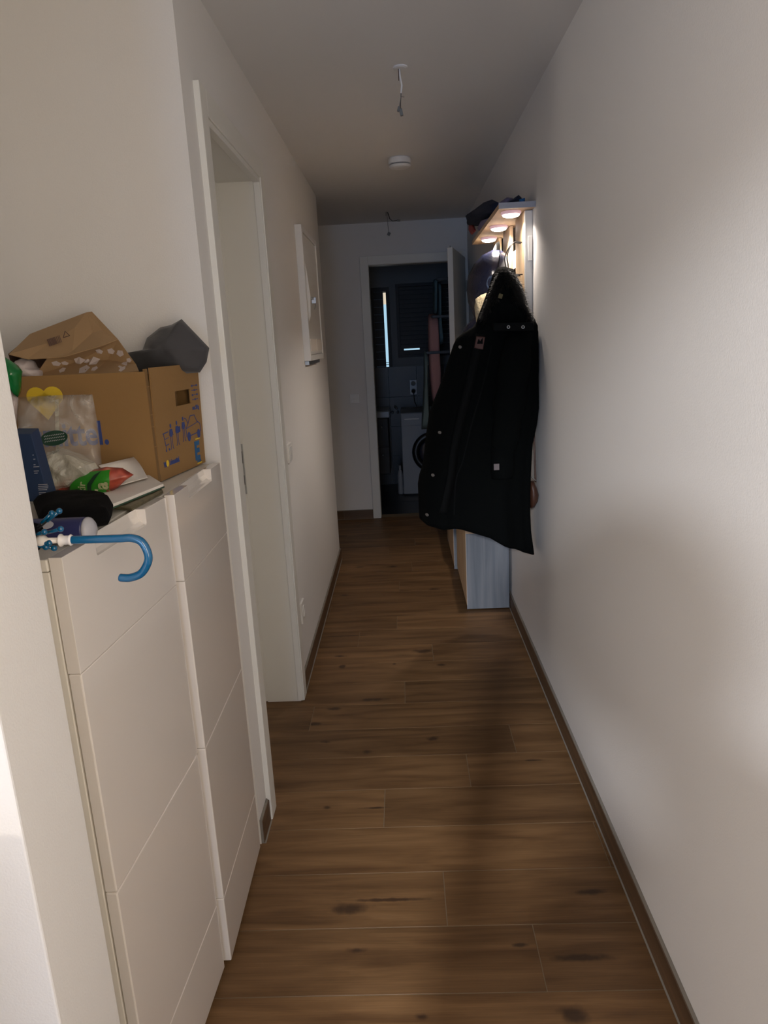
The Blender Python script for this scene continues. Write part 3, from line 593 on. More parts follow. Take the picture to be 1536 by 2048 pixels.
# ================================================================ shoe cabinets in the niche
def shoe_cabinet(label, ya, yb, xa, xb, nts):
    """front runs from (xa,ya) to (xb,yb); nts = notch range along the front"""
    A = Vector((xa, ya, 0)); B = Vector((xb, yb, 0)); u = (B-A).normalized(); Lw = (B-A).length; n = Vector((u.y, -u.x, 0)); up = Vector((0, 0, 1))
    t = thing('shoe_cabinet', (xa-0.15, (ya+yb)/2, 0), label, 'shoe cabinet', 'pair of shoe cabinets in the niche')
    FT = 0.022; dp = 0.33
    def pr(s0, s1, d0, d1, z0, z1, mb=None): return (mb or MB()).prism([A+u*s0-n*d0+up*z0, A+u*s1-n*d0+up*z0, A+u*s1-n*d1+up*z0, A+u*s0-n*d1+up*z0], up*(z1-z0))
    fx = min(xa, xb)-FT-0.002; bxx = fx-0.46; C0 = (bxx, ya)
    m = MB(); m.box((bxx, ya+0.001, 0), (fx, ya+0.017, 1.226)); m.box((bxx, yb-0.017, 0), (fx, yb-0.001, 1.226)); m.box((bxx, ya+0.017, 0), (bxx+0.01, yb-0.017, 1.226)); m.box((fx-0.010, ya+0.017, 0.03), (fx, yb-0.017, 1.226)); m.box((bxx+0.01, ya+0.017, 0.02), (fx-0.01, yb-0.017, 0.036))
    
    obj('carcass', m, CARC, t, bevel=0.0015)
    m = MB(); m.box((bxx, ya, 1.227), (fx, yb, 1.247)); obj('top_board', m, CARC, t, bevel=0.002)
    zs = [0.018, 0.208, 0.632, 1.052, 1.250]
    for k in range(4):
        a, b = zs[k]+0.0005, zs[k+1]-0.0005
        if k < 3: o = obj('drawer_front', pr(0.001, Lw-0.001, 0, FT, a, b), GLOSS, t, bevel=0.0024)
        else:
            s0, s1 = nts; dn = 0.031; r = 0.004
            poly = [(0.001, a), (Lw-0.001, a), (Lw-0.001, b), (s1, b), (s1-r*0.3, b-dn+r), (s1-r, b-dn), (s0+r, b-dn), (s0+r*0.3, b-dn+r), (s0, b), (0.001, b)]
            m = MB(); m.prism([A+u*s+up*z for s, z in poly], -n*FT)
            # scooped grip behind the notch
            prof = [(0.0, b-dn-0.0005), (0.006, b-dn+0.001), (0.013, b-dn+0.007), (0.018, b-dn+0.017), (0.020, b), (FT, b), (FT, b-dn-0.0005)]
            m.prism([A+u*(s0-0.001)-n*d+up*z for d, z in prof], u*(s1-s0+0.002))
            o = obj('drawer_front', m, GLOSS, t, bevel=0.0022)
    return t
shoe_cabinet('white glossy shoe cabinet nearest the camera, umbrella handle hanging over it', 1.030, 1.462, -0.5400, -0.5180, (0.108, 0.322))
shoe_cabinet('white glossy shoe cabinet beside the doorway, cardboard box on top', 1.478, 1.900, -0.5055, -0.5120, (0.108, 0.322))

# ---- cardboard box
ZT = 1.248
bx = thing('cardboard_box', (-0.78, 1.78, ZT), 'brown cardboard moving box with printed blue figures on top of the shoe cabinets', 'cardboard box')
A = Vector((-0.592, 1.634, ZT+0.002)); u1 = Vector((0.036, 0.280, 0)); L1 = u1.length; u1n = u1.normalized(); u2 = Vector((-0.405, 0.014, 0)); L2 = u2.length; u2n = u2.normalized()
up = Vector((0, 0, 1)); HB = 0.268; tk = 0.004
lean = Vector((0.011, 0, 0))      # the end face bulges out slightly towards the top
n1 = Vector((u1n.y, -u1n.x, 0)); n2 = Vector((u2n.y, -u2n.x, 0))
if n2.y > 0: n2 = -n2
# end face (towards the corridor) with a hand hole
F1 = frame(A+lean*0+n1*0.001, u1, up+Vector((0.03, 0, 0)))
def quadgrid(F, xs, ys, skip, th, mb):
    for i in range(len(xs)-1):
        for j in range(len(ys)-1):
            if (i, j) in skip: continue
            P = [F @ Vector((xs[i], ys[j], 0)), F @ Vector((xs[i+1], ys[j], 0)), F @ Vector((xs[i+1], ys[j+1], 0)), F @ Vector((xs[i], ys[j+1], 0))]
            mb.prism(P, F.to_3x3() @ Vector((0, 0, -th)))
g0 = 0.010
m = MB(); quadgrid(F1, [g0, 0.130, 0.222, L1], [0, 0.168, 0.205, HB], {(1, 1)}, tk, m); ef = obj('end_panel', m, CARD, bx)
m = MB()
F2 = frame(A, u2, up); q = F2.to_3x3() @ Vector((0, 0, 1)); sgn = 1 if q.y < 0 else -1
m.prism([A, A+u2, A+u2+up*(HB-0.004), A+up*(HB-0.008)], -n2*tk); obj('side_panel', m, CARD, bx)
C2 = A+u1+u2*0.985
m = MB(); m.prism([A+u1, C2, C2+up*HB, A+u1+up*HB], n2*tk); obj('side_panel', m, CARD, bx)
m = MB(); m.prism([A+u2, C2, C2+up*HB, A+u2+up*HB], -u2n*tk); obj('end_panel', m, CARD, bx)
m = MB(); m.prism([A, A+u1, C2, A+u2], up*tk); obj('bottom_panel', m, CARD, bx)
m = MB(); m.prism([A+n1*0.002+up*0.0, A+n1*0.0015+u1n*0.012+up*0.0, A+n1*0.0015+u1n*0.012+up*(HB-0.002), A+n1*0.002+up*(HB-0.002)], -n1*0.006); obj('corner_seam', m, CARDD, bx, label='dark slit where the box panels join')
for z in (0.225, 0.16, 0.132, 0.085):
    m = MB(); m.prism([A+n1*0.003+up*z, A+n1*0.003+u1n*0.012+up*z, A+n1*0.003+u1n*0.012+up*(z+0.0016), A+n1*0.003+up*(z+0.0016)], -n1*0.003); obj('paper_bridge', m, CARD, bx)
m = MB(); m.prism([A+u1n*0.125-n1*0.012+up*0.160, A+u1n*0.228-n1*0.034+up*0.160, A+u1n*0.228-n1*0.034+up*0.214, A+u1n*0.125-n1*0.012+up*0.214], -n1*0.003); obj('hand_hole_flap', m, CARD, bx)
# print on the end face
pm = MB(); O = F1 @ Vector((0, 0, 0.0004)); G = F1.copy(); G.translation = O
S = 0.0022
def person_icon(x, y, h):
    disc(pm, G, (x, y+h*0.93), h*0.065, h*0.085)
    pm.prism([G @ Vector((x+a, y+b, 0)) for a, b in ((-h*.10, h*.50), (h*.10, h*.50), (h*.12, h*.80), (-h*.10, h*.80))], G.to_3x3() @ Vector((0, 0, .0005)))
    stroke(pm, G, [(x-h*.06, y+h*.5), (x-h*.08, y+h*.05), (x-h*.14, y)], S*.8); stroke(pm, G, [(x+h*.06, y+h*.5), (x+h*.08, y+h*.05), (x+h*.14, y)], S*.8)
    stroke(pm, G, [(x-h*.10, y+h*.78), (x-h*.16, y+h*.55)], S*.8); stroke(pm, G, [(x+h*.11, y+h*.78), (x+h*.17, y+h*.55)], S*.8)
yb0 = 0.066; G0 = G.copy(); G = G @ Matrix.Translation((0.010, 0, 0))
stroke(pm, G, [(0.033, yb0+.044), (0.062, yb0+.046)], S); stroke(pm, G, [(0.036, yb0+.043), (0.043, yb0+.014), (0.060, yb0+.016)], S); stroke(pm, G, [(0.042, yb0+.030), (0.062, yb0+.032)], S*.7); stroke(pm, G, [(0.046, yb0+.012), (0.043, yb0+.004)], S*.7)
disc(pm, G, (0.044, yb0+.002), .003, .003); disc(pm, G, (0.060, yb0+.003), .003, .003)
person_icon(0.077, yb0+.001, 0.062); person_icon(0.112, yb0+.006, 0.060); person_icon(0.150, yb0+.010, 0.062)
pm.prism([G @ Vector((0.118+a, yb0+.036+b, 0)) for a, b in ((0, 0), (.012, .002), (.012, .016), (0, .014))], G.to_3x3() @ Vector((0, 0, .0005)))
car = [(0.166, yb0+.020), (0.164, yb0+.040), (0.180, yb0+.052), (0.196, yb0+.070), (0.222, yb0+.070), (0.236, yb0+.052), (0.254, yb0+.044), (0.258, yb0+.026), (0.250, yb0+.022)]
stroke(pm, G, car, S); stroke(pm, G, [(0.172, yb0+.018), (0.238, yb0+.022)], S); stroke(pm, G, [(0.166, yb0+.040), (0.244, yb0+.050)], S*.7); stroke(pm, G, [(0.180, yb0+.052), (0.168, yb0+.066), (0.160, yb0+.068)], S)
for cx_ in (0.180, 0.242): disc(pm, G, (cx_, yb0+.018), .010, .012)
G = G0
text_mb('max. 20 kg', 0.015, G @ Matrix.Translation((0.226, 0.150, 0)), bold=0.0006, mb=pm, sx=0.62)
for k in range(3): 
    for j in range(4): stroke(pm, G, [(0.230+k*0.014, 0.176+j*0.012), (0.237+k*0.014, 0.176+j*0.012)], 0.0045 if (k+j) % 2 else 0.002)
text_mb('Wir', 0.017, G @ Matrix.Translation((0.034, 0.030, 0)), bold=0.0008, mb=pm, sx=0.6)
text_mb('Lebensmittel.', 0.017, G @ Matrix.Translation((0.066, 0.031, 0)), bold=0.0008, mb=pm, sx=0.6)
obj('print', pm, INK, bx, label='blue printed figures, car and small text')
pm = MB()
pm.prism([G @ Vector(p+(0,)) for p in ((0.228, .004), (0.258, .004), (0.258, .007), (0.228, .007))], G.to_3x3() @ Vector((0, 0, .0005)))
pm.prism([G @ Vector(p+(0,)) for p in ((0.226, .070), (0.256, .070), (0.256, .073), (0.226, .073))], G.to_3x3() @ Vector((0, 0, .0005)))
disc(pm, G, (0.053, 0.037), .007, .008)
obj('yellow_print', pm, YEL, bx, label='yellow bars and heart of the shop logo')
pm = MB(); text_mb('E', 0.066, G @ Matrix.Translation((0.217, 0.018, 0)), bold=0.0030, mb=pm, sx=0.95, ext=0.0007); text_mb('EDEKA', 0.010, G @ Matrix.Translation((0.229, 0.009, 0)), bold=0.0004, mb=pm, sx=0.8)
obj('logo_print', pm, INKL, bx, label='blue letter E logo')
# print on the long face
F2 = frame(A+n2*0.0006, -u2n, up)
pm = MB(); text_mb('Lebensmittel.', 0.078, F2 @ Matrix.Translation((-0.105, 0.098, 0)), bold=0.0018, ax='RIGHT', mb=pm, sx=0.80, ext=0.0003); obj('print', pm, INK, bx, label='large blue lettering')
pm = MB()
hp = [(0.045*math.cos(t*math.pi/12)*0.5, 0) for t in range(3)]
F3 = F2
for cx_ in (-0.265, -0.225): disc(pm, F3, (cx_, 0.215), 0.024, 0.022)
pm.prism([F3 @ Vector((x_, y_, 0)) for x_, y_ in ((-0.288, 0.207), (-0.245, 0.160), (-0.202, 0.207), (-0.245, 0.222))], F3.to_3x3() @ Vector((0, 0, .0005)))
obj('yellow_print', pm, YEL, bx, label='large yellow heart')

# ---- paper bag, grey cloth bag, white bag, green pouch in / over the box
def W(px, y, z): return Vector((px, y, z))
pb = thing('paper_bag', (-0.8, 1.78, 1.5), 'brown kraft paper bag lying open across the top of the cardboard box', 'paper bag')
T_ = [Vector((-0.9140, 1.6600, 1.5650)), Vector((-0.9190, 1.7800, 1.6120)), Vector((-0.7920, 1.8300, 1.6590)), Vector((-0.7770, 1.8300, 1.6600)), Vector((-0.6850, 1.7400, 1.5880)), Vector((-0.7080, 1.7000, 1.5750)), Vector((-0.7920, 1.6800, 1.5540)), Vector((-0.8310, 1.6750, 1.5520)), Vector((-0.8750, 1.6650, 1.5520))]
K_ = [Vector((-0.7970, 1.7650, 1.6210)), Vector((-0.8450, 1.7250, 1.5880)), Vector((-0.7820, 1.7000, 1.5650)), Vector((-0.7550, 1.7650, 1.6070)), Vector((-0.7340, 1.7750, 1.6120))]
m = MB(); V = T_+K_; Fc = [(0,1,10),(1,2,9),(1,9,10),(2,3,13),(2,13,12),(2,12,9),(3,4,13),(4,5,13),(5,12,13),(5,6,11),(5,11,12),(12,11,9),(9,11,10),(6,7,11),(7,10,11),(7,8,10),(8,0,10)]
m.add(V, Fc); o = obj('upper_panel', m, KRAFT, pb); solid(o, 0.002)
m = MB(); Bk = [Vector((-0.8440, 1.7000, 1.5520)), Vector((-0.6950, 1.7650, 1.5870)), Vector((-0.6560, 1.7600, 1.5260)), Vector((-0.6290, 1.7000, 1.5110)), Vector((-0.7490, 1.7000, 1.5050)), Vector((-0.8820, 1.7000, 1.5110)), Vector((-0.7950, 1.7600, 1.5410)), Vector((-0.7340, 1.7800, 1.5390))]
m.add(Bk, [(0,6,5),(0,1,6),(1,7,6),(1,2,7),(2,3,7),(3,4,7),(4,6,7),(4,5,6)]); o = obj('lower_panel', m, KRAFT, pb); solid(o, 0.002)
m = MB(); Bb = [Vector((-0.9250, 1.6800, 1.5650)), Vector((-0.9400, 1.8200, 1.6110)), Vector((-0.8020, 1.8700, 1.6590)), Vector((-0.7110, 1.8000, 1.5870)), Vector((-0.6710, 1.8000, 1.5230)), Vector((-0.6740, 1.8000, 1.5050)), Vector((-0.9580, 1.7500, 1.5150))]
m.add(Bb, [(0,1,6),(1,2,6),(2,3,6),(3,5,6),(3,4,5)]); o = obj('rear_panel', m, KRAFTD, pb); solid(o, 0.002)
# printed pattern inside the lower panel
pm = MB(); tree = BVHTree.FromPolygons([tuple(v) for v in Bk], [(0,6,5),(0,1,6),(1,7,6),(1,2,7),(2,3,7),(3,4,7),(4,6,7),(4,5,6)])
for k in range(34):
    cpx = (R.uniform(-0.86, -0.62), 1.4, R.uniform(1.505, 1.60)); rr = R.uniform(0.006, 0.014); ang = R.uniform(0, 3)
    pts = []
    for q_ in range(5):
        a_ = ang+q_*2*math.pi/5; pts.append((cpx[0]+rr*math.cos(a_), 1.4, cpx[2]+rr*math.sin(a_)*0.8))
    hits = [tree.ray_cast(Vector(p), Vector((0, 1, 0)))[0] for p in pts]
    if all(h is not None for h in hits): pm.add([h-Vector((0, 0.0022, 0)) for h in hits], [(0, 1, 2, 3, 4)])
if pm.v: obj('print', pm, [PBAG], pb, label='pale printed shapes')
Fp = frame(Vector((-0.8400, 1.7120, 1.5770)), Vector((-0.8040, 1.7220, 1.5880))-Vector((-0.8400, 1.7120, 1.5770)), Vector((-0.1, 0.35, 1)))
pm = MB()
for k in range(9): pm.prism([Fp @ Vector((k*0.0036, 0, 0.0045)), Fp @ Vector((k*0.0036+(0.0030 if k < 5 else 0.0018), 0, 0.0045)), Fp @ Vector((k*0.0036+(0.0030 if k < 5 else 0.0018), 0.018, 0.0045)), Fp @ Vector((k*0.0036, 0.018, 0.0045))], Fp.to_3x3() @ Vector((0, 0, .0004)))
obj('barcode', pm, KRAFTD, pb)
Fq = frame(Vector((-0.7930, 1.7150, 1.5770)), Vector((1, 0.1, 0.25)), Vector((-0.1, 0.35, 1))); pm = MB()
stroke(pm, Fq @ Matrix.Translation((0, 0.022, 0.006)), [(-.008, 0), (.008, 0), (0, .014), (-.008, 0)], 0.0018); obj('recycling_mark', pm, KRAFTD, pb)

gb = [Vector((-0.7110, 1.8400, 1.5540)), Vector((-0.6640, 1.8400, 1.5600)), Vector((-0.6490, 1.8400, 1.5890)), Vector((-0.6120, 1.8400, 1.6130)), Vector((-0.5820, 1.8400, 1.6180)), Vector((-0.5540, 1.8400, 1.6310)), Vector((-0.5210, 1.8400, 1.5920)), Vector((-0.4910, 1.8400, 1.5560)), Vector((-0.5020, 1.8400, 1.5210)), Vector((-0.5220, 1.8400, 1.4960)), Vector((-0.6140, 1.8400, 1.4940)), Vector((-0.7020, 1.8400, 1.5050))]
m = pillow(gb, 0.10, (0, 1, 0), rings=7, nz=0.022, nsc=20, power=0.9, seed=3); o = obj('cloth_bag', m, GREYF, smooth=True); tag(o, 'dark grey folded cloth bag sticking out of the right end of the cardboard box', 'bag')
wb_ = [Vector((-0.9240, 1.7000, 1.5490)), Vector((-0.9050, 1.7000, 1.5550)), Vector((-0.8850, 1.7000, 1.5490)), Vector((-0.8790, 1.7000, 1.5310)), Vector((-0.8630, 1.7000, 1.5220)), Vector((-0.8640, 1.7000, 1.5010)), Vector((-0.9450, 1.7000, 1.5050))]
m = pillow(wb_, 0.06, (0, 1, 0), rings=6, nz=0.010, nsc=28, power=0.6, seed=5); tag(obj('plastic_bag', m, PBAG, smooth=True), 'crumpled whitish plastic bag in the left end of the cardboard box', 'bag')
gp = [Vector((-0.9040, 1.5800, 1.5660)), Vector((-0.8780, 1.5800, 1.5570)), Vector((-0.8600, 1.5800, 1.5420)), Vector((-0.8480, 1.5800, 1.5260)), Vector((-0.8550, 1.5800, 1.4960)), Vector((-0.8670, 1.5800, 1.4690)), Vector((-0.8810, 1.5800, 1.4880)), Vector((-0.9160, 1.5800, 1.4990))]
m = pillow(gp, 0.05, (0, 1, 0), rings=6, nz=0.009, nsc=30, power=0.6, seed=9)
gpo = thing('green_pouch', Vector((-0.7720, 1.3030, 1.3000)), 'shiny green plastic pouch with white lower part hanging beside the stub wall', 'pouch')
obj('top_section', m, GREENP, gpo, smooth=True)
m = pillow([Vector((-0.9220, 1.5850, 1.4990)), Vector((-0.8840, 1.5850, 1.4900)), Vector((-0.8690, 1.5850, 1.4670)), Vector((-0.8870, 1.5850, 1.4070)), Vector((-0.9270, 1.5850, 1.3160)), Vector((-0.9440, 1.5850, 1.2340)), Vector((-0.9710, 1.5850, 1.2350))], 0.045, (0, 1, 0), rings=5, nz=0.006, nsc=25, seed=4)
obj('lower_section', m, PBAG, gpo, smooth=True, label='whitish lower part')

# ---- clear cellophane bag with oval label
cb = thing('cellophane_bag', (-0.78, 1.54, ZT), 'clear cellophane gift bag with a dark green oval label in front of the cardboard box', 'bag')
co = [Vector((-0.8670, 1.5750, 1.4690)), Vector((-0.7740, 1.5700, 1.4700)), Vector((-0.6900, 1.5650, 1.4680)), Vector((-0.6850, 1.5600, 1.4000)), Vector((-0.6860, 1.5500, 1.2940)), Vector((-0.6860, 1.5300, 1.2460)), Vector((-0.7780, 1.5200, 1.2410)), Vector((-0.8460, 1.5200, 1.2440)), Vector((-0.8680, 1.5500, 1.3540))]
m = pillow(co, 0.035, (0, 1, 0), rings=6, nz=0.006, nsc=18, power=0.9, seed=12); obj('bag_film', m, CELLO, cb, smooth=True)
cc = [Vector((-0.7860, 1.4700, 1.3300)), Vector((-0.7630, 1.4700, 1.3560)), Vector((-0.7290, 1.4700, 1.3640)), Vector((-0.6930, 1.4700, 1.3490)), Vector((-0.6640, 1.4700, 1.3300)), Vector((-0.6520, 1.4700, 1.3070)), Vector((-0.6610, 1.4700, 1.2750)), Vector((-0.7060, 1.4700, 1.2660)), Vector((-0.7730, 1.4700, 1.2630)), Vector((-0.7910, 1.4700, 1.2860))]
m = pillow(cc, 0.08, (0, 1, 0), rings=8, nz=0.016, nsc=38, power=0.6, seed=15, sub=5); obj('crumpled_base', m, CELLOC, cb, label='crinkled bottom of the clear film')
m = MB(); m.prism([Vector((-0.7680, 1.5480, 1.4610)), Vector((-0.7590, 1.5480, 1.4630)), Vector((-0.7600, 1.5120, 1.3380)), Vector((-0.7680, 1.5120, 1.3380))], (0, 0.001, 0)); obj('film_seam', m, CELLOC, cb)
Fo = frame(Vector((-0.7650, 1.5120, 1.3810)), Vector((1, 0, 0.10)), Vector((0, 0.25, 1)))
m = MB(); disc(m, Fo, (0, 0), 0.031, 0.0165, n=32); lb = obj('oval_label', m, mat('label_green', (0.012, 0.05, 0.03), 0.4), cb, label='dark green oval label')
m = MB(); Fo2 = Fo @ Matrix.Translation((0, 0, 0.0008))
for k in range(3):
    for j in range(9): 
        xx = -0.021+j*0.0052; stroke(m, Fo2, [(xx, 0.006-k*0.006), (xx+0.0032, 0.0075-k*0.006)], 0.0016)
obj('label_print', m, CERAM, cb)

# ---- navy box leaning at the stub wall
nb = thing('navy_carton', Vector((-0.8300, 1.4920, 1.2500)), 'dark navy blue carton with small white text standing behind the umbrella', 'box')
a_ = Vector((-0.8080, 1.4200, 1.4040)); b_ = Vector((-0.7650, 1.4200, 1.4020)); c_ = Vector((-0.7180, 1.3600, 1.2730)); d_ = Vector((-0.7780, 1.3600, 1.2730))
bk = Vector((0.0, 0.035, 0.008)); m = MB(); m.hexa([d_, c_, c_+bk, d_+bk, a_, b_, b_+bk, a_+bk]); obj('carton', m, NAVYB, nb, bevel=0.0012)
Fn = frame(d_+Vector((0, -0.0006, 0)), c_-d_, a_-d_); m = MB()
Wn = (c_-d_).length; Hn = (a_-d_).length
for k, (xx, yy, ll) in enumerate([(0.34, 0.66, 0.03), (0.38, 0.60, 0.05), (0.40, 0.52, 0.05), (0.40, 0.49, 0.18), (0.42, 0.43, 0.16), (0.44, 0.40, 0.10), (0.60, 0.235, 0.30), (0.60, 0.21, 0.33), (0.60, 0.185, 0.33), (0.62, 0.16, 0.28), (0.64, 0.12, 0.22), (0.66, 0.095, 0.20), (0.66, 0.07, 0.22)]):
    stroke(m, Fn, [(xx*Wn, yy*Hn), (min(0.97, xx+ll)*Wn, yy*Hn)], 0.0013)
obj('print', m, CAPG, nb)
m = MB(); m.prism([Fn @ Vector((0.90*Wn, -0.0005, 0.0004)), Fn @ Vector((1.0*Wn, -0.0005, 0.0004)), Fn @ Vector((1.0*Wn, 0.05*Hn, 0.0004)), Fn @ Vector((0.84*Wn, 0.05*Hn, 0.0004))], (0, -0.0006, 0)); obj('white_flap', m, PAPER, nb)

# ---- booklets
mg = thing('magazine', Vector((-0.5870, 1.4440, 1.2500)), 'thin magazine with an olive patterned cover under the open white booklet', 'magazine')
z_ = ZT+0.0012; q0 = [Vector((p.x, p.y, z_)) for p in (Vector((-0.6090, 1.3740, 1.2500)), Vector((-0.5450, 1.3410, 1.2500)), Vector((-0.5390, 1.5090, 1.2500)), Vector((-0.6260, 1.6730, 1.2500)), Vector((-0.6950, 1.5420, 1.2500)))]
mo = mat('olive_cover', (0.14, 0.12, 0.07), 0.4, var=0.9, vscale=40)
m = MB(); m.prism(q0, (0, 0, 0.004)); obj('cover', m, mo, mg)
m = MB(); m.prism([p+Vector((0.002, -0.006, 0.0055)) for p in q0], (-0.004, 0.004, 0.004)); obj('pages', m, mo, mg)
bk_ = thing('booklet', Vector((-0.6080, 1.5040, 1.2600)), 'open white booklet with dark green cover edge and one page curling up', 'booklet')
z_ = ZT+0.0125; q1 = [Vector((p.x, p.y, z_)) for p in (Vector((-0.5740, 1.3130, 1.2650)), Vector((-0.5360, 1.5130, 1.2650)), Vector((-0.6350, 1.6750, 1.2650)), Vector((-0.7520, 1.6260, 1.2650)), Vector((-0.6840, 1.3960, 1.2650)))]
m = MB(); m.prism(q1, (0, 0, 0.0025)); obj('cover', m, GREENC, bk_)
m = MB(); cc_ = sum(q1, Vector())/5; m.prism([p.lerp(cc_, 0.015)+Vector((0, 0, 0.0026)) for p in q1], (0, 0, 0.006)); obj('pages', m, PAPER, bk_, bevel=0.001)
e0 = Vector((-0.5910, 1.5670, 1.2750)); e1 = Vector((-0.6310, 1.4640, 1.2750))
m = MB(); nseg = 8; vs = []
for j, e in enumerate((e0, e1)):
    for k in range(nseg+1):
        t = k/nseg; off = Vector((-0.05*t, 0.060*math.sin(t*1.6), 0.030*(1-math.cos(t*1.9)))); vs.append(e+off)
m.add(vs, [(k, k+1, nseg+2+k, nseg+1+k) for k in range(nseg)]); o = obj('curled_page', m, PAPER, bk_, smooth=True); solid(o, 0.0012, 0)

# ---- snack bag
so = [Vector((-0.7740, 1.4600, 1.2770)), Vector((-0.7520, 1.4600, 1.2910)), Vector((-0.7210, 1.4600, 1.3020)), Vector((-0.6810, 1.4600, 1.3140)), Vector((-0.6370, 1.4600, 1.3210)), Vector((-0.6020, 1.4600, 1.3170)), Vector((-0.5800, 1.4600, 1.3010)), Vector((-0.6010, 1.4600, 1.2890)), Vector((-0.6180, 1.4600, 1.2750)), Vector((-0.6460, 1.4600, 1.2600)), Vector((-0.6810, 1.4600, 1.2570)), Vector((-0.7270, 1.4600, 1.2600)), Vector((-0.7700, 1.4600, 1.2620))]
sm = D.materials.new('snack_bag_print'); sm.use_nodes = True; N, L = nt(sm); b = N['Principled BSDF']; b.inputs['Roughness'].default_value = 0.3
t_ = N.new('ShaderNodeTexCoord'); vo = N.new('ShaderNodeTexVoronoi'); vo.inputs['Scale'].default_value = 42; n_ = N.new('ShaderNodeTexNoise'); n_.inputs['Scale'].default_value = 30
L.new(t_.outputs['Object'], vo.inputs['Vector']); L.new(t_.outputs['Object'], n_.inputs['Vector'])
cr = N.new('ShaderNodeValToRGB'); e = cr.color_ramp.elements; e[0].position = 0.30; e[0].color = (0.03, 0.010, 0.008, 1); e[1].position = 0.75; e[1].color = (0.62, 0.25, 0.18, 1)
k = e.new(0.45); k.color = (0.22, 0.030, 0.018, 1); k = e.new(0.6); k.color = (0.45, 0.075, 0.04, 1)
L.new(n_.outputs['Fac'], cr.inputs[0]); L.new(cr.outputs[0], b.inputs['Base Color'])
SG = mat('snack_label_green', (0.022, 0.215, 0.012), 0.3); SGD = mat('snack_label_dark', (0.006, 0.03, 0.012), 0.4); SL = mat('snack_letters', (0.62, 0.62, 0.36), 0.5)
sk = thing('snack_bag', (-0.69, 1.50, 1.27), 'red snack bag with a green label lying on the white booklet', 'snack bag')
host = pillow(so, 0.050, (0, 1, 0), rings=8, nz=0.004, nsc=32, power=0.6, seed=21, sub=4); obj('bag', host, sm, sk, smooth=True)
def up_draped(name, pts, mt, off, **k):
    # dense polygon grid draped over the bag
    mb = MB(); n = len(pts); c = sum(pts, Vector())/n; vs = [c]; fs = []; RG = 6
    for r_ in range(1, RG+1):
        for p in pts: vs.append(c+(p-c)*r_/RG)
    for k_ in range(n): fs.append((0, 1+k_, 1+(k_+1) % n))
    for r_ in range(RG-1):
        for k_ in range(n): a0 = 1+r_*n; fs.append((a0+k_, a0+n+k_, a0+n+(k_+1) % n, a0+(k_+1) % n))
    mb.add(vs, fs); drape(mb, host, (0, 1, 0), off); return obj(name, mb, mt, sk, smooth=True, **k)
def dense(poly, n=4):
    out = []
    for i, p in enumerate(poly):
        q = poly[(i+1) % len(poly)]
        for k_ in range(n): out.append(p.lerp(q, k_/n))
    return out
gl_ = dense([Vector((-0.7150, 1.4350, 1.2660)), Vector((-0.7080, 1.4350, 1.2900)), Vector((-0.6880, 1.4350, 1.3100)), Vector((-0.6560, 1.4350, 1.3150)), Vector((-0.6250, 1.4350, 1.3160)), Vector((-0.6240, 1.4350, 1.2950)), Vector((-0.6330, 1.4350, 1.2670)), Vector((-0.6690, 1.4350, 1.2630))])
up_draped('green_label', gl_, SG, 0.0012, label='green label')
dk_ = dense([Vector((-0.6760, 1.4350, 1.2650)), Vector((-0.6710, 1.4350, 1.2900)), Vector((-0.6560, 1.4350, 1.3080)), Vector((-0.6410, 1.4350, 1.3160)), Vector((-0.6530, 1.4350, 1.3000)), Vector((-0.6650, 1.4350, 1.2840)), Vector((-0.6690, 1.4350, 1.2640))])
up_draped('dark_stripe', dk_, SGD, 0.0028, label='dark curved stripe')
Ft = frame(Vector((-0.6320, 1.4320, 1.2680)), Vector((-0.6280, 1.4320, 1.2970))-Vector((-0.6320, 1.4320, 1.2680)), Vector((-1, 0, 0.1)))
m = text_mb('la', 0.036, Ft, bold=0.0012, ext=0.0002, sx=1.05)
drape(m, host, (0, 1, 0), 0.0042); obj('label_letters', m, SL, sk, label='cream letters')
Ft = frame(Vector((-0.6780, 1.4320, 1.2700)), Vector((-0.6730, 1.4320, 1.2990))-Vector((-0.6780, 1.4320, 1.2700)), Vector((-1, 0, 0.1)))
m = text_mb('xir', 0.022, Ft, bold=0.0005, ext=0.0002); drape(m, host, (0, 1, 0), 0.0042); obj('label_letters', m, SL, sk)

# ---- black pouch, navy bottle, umbrella
po = [Vector((p.x-0.004, max(p.y, 1.150)+0.018, 1.276)) for p in (Vector((-0.7400, 1.3280, 1.2800)), Vector((-0.7230, 1.3750, 1.2800)), Vector((-0.6710, 1.3730, 1.2800)), Vector((-0.6270, 1.3550, 1.2800)), Vector((-0.5870, 1.3240, 1.2800)), Vector((-0.5510, 1.2620, 1.2800)), Vector((-0.5200, 1.1790, 1.2800)), Vector((-0.5110, 1.1250, 1.2800)), Vector((-0.5260, 1.1110, 1.2800)), Vector((-0.5650, 1.1250, 1.2800)), Vector((-0.6360, 1.1470, 1.2800)))]
m = pillow(po, 0.048, (0, 0, 1), rings=8, nz=0.004, nsc=26, power=0.35, seed=2, sub=4); tag(obj('black_pouch', m, BLKF, smooth=True), 'soft black pouch lying beside the navy bottle on the near shoe cabinet', 'pouch')
nv = thing('navy_bottle', (-0.60, 1.125, ZT), 'navy blue bottle with a grey domed cap lying under the black pouch', 'bottle')
ca = Vector((-0.5350, 1.1180, 1.2800)); ax = Vector((1, -0.03, 0.0)).normalized(); ca = Vector((ca.x, 1.118, ZT+0.0225))
def along(c, ax, prof, seg=24, el=1.0):
    up = Vector((0, 0, 1)); sd_ = ax.cross(up).normalized(); return [[c+ax*s+(sd_*math.cos(k*2*math.pi/seg)+up*math.sin(k*2*math.pi/seg)*el)*r for k in range(seg)] for s, r in prof]
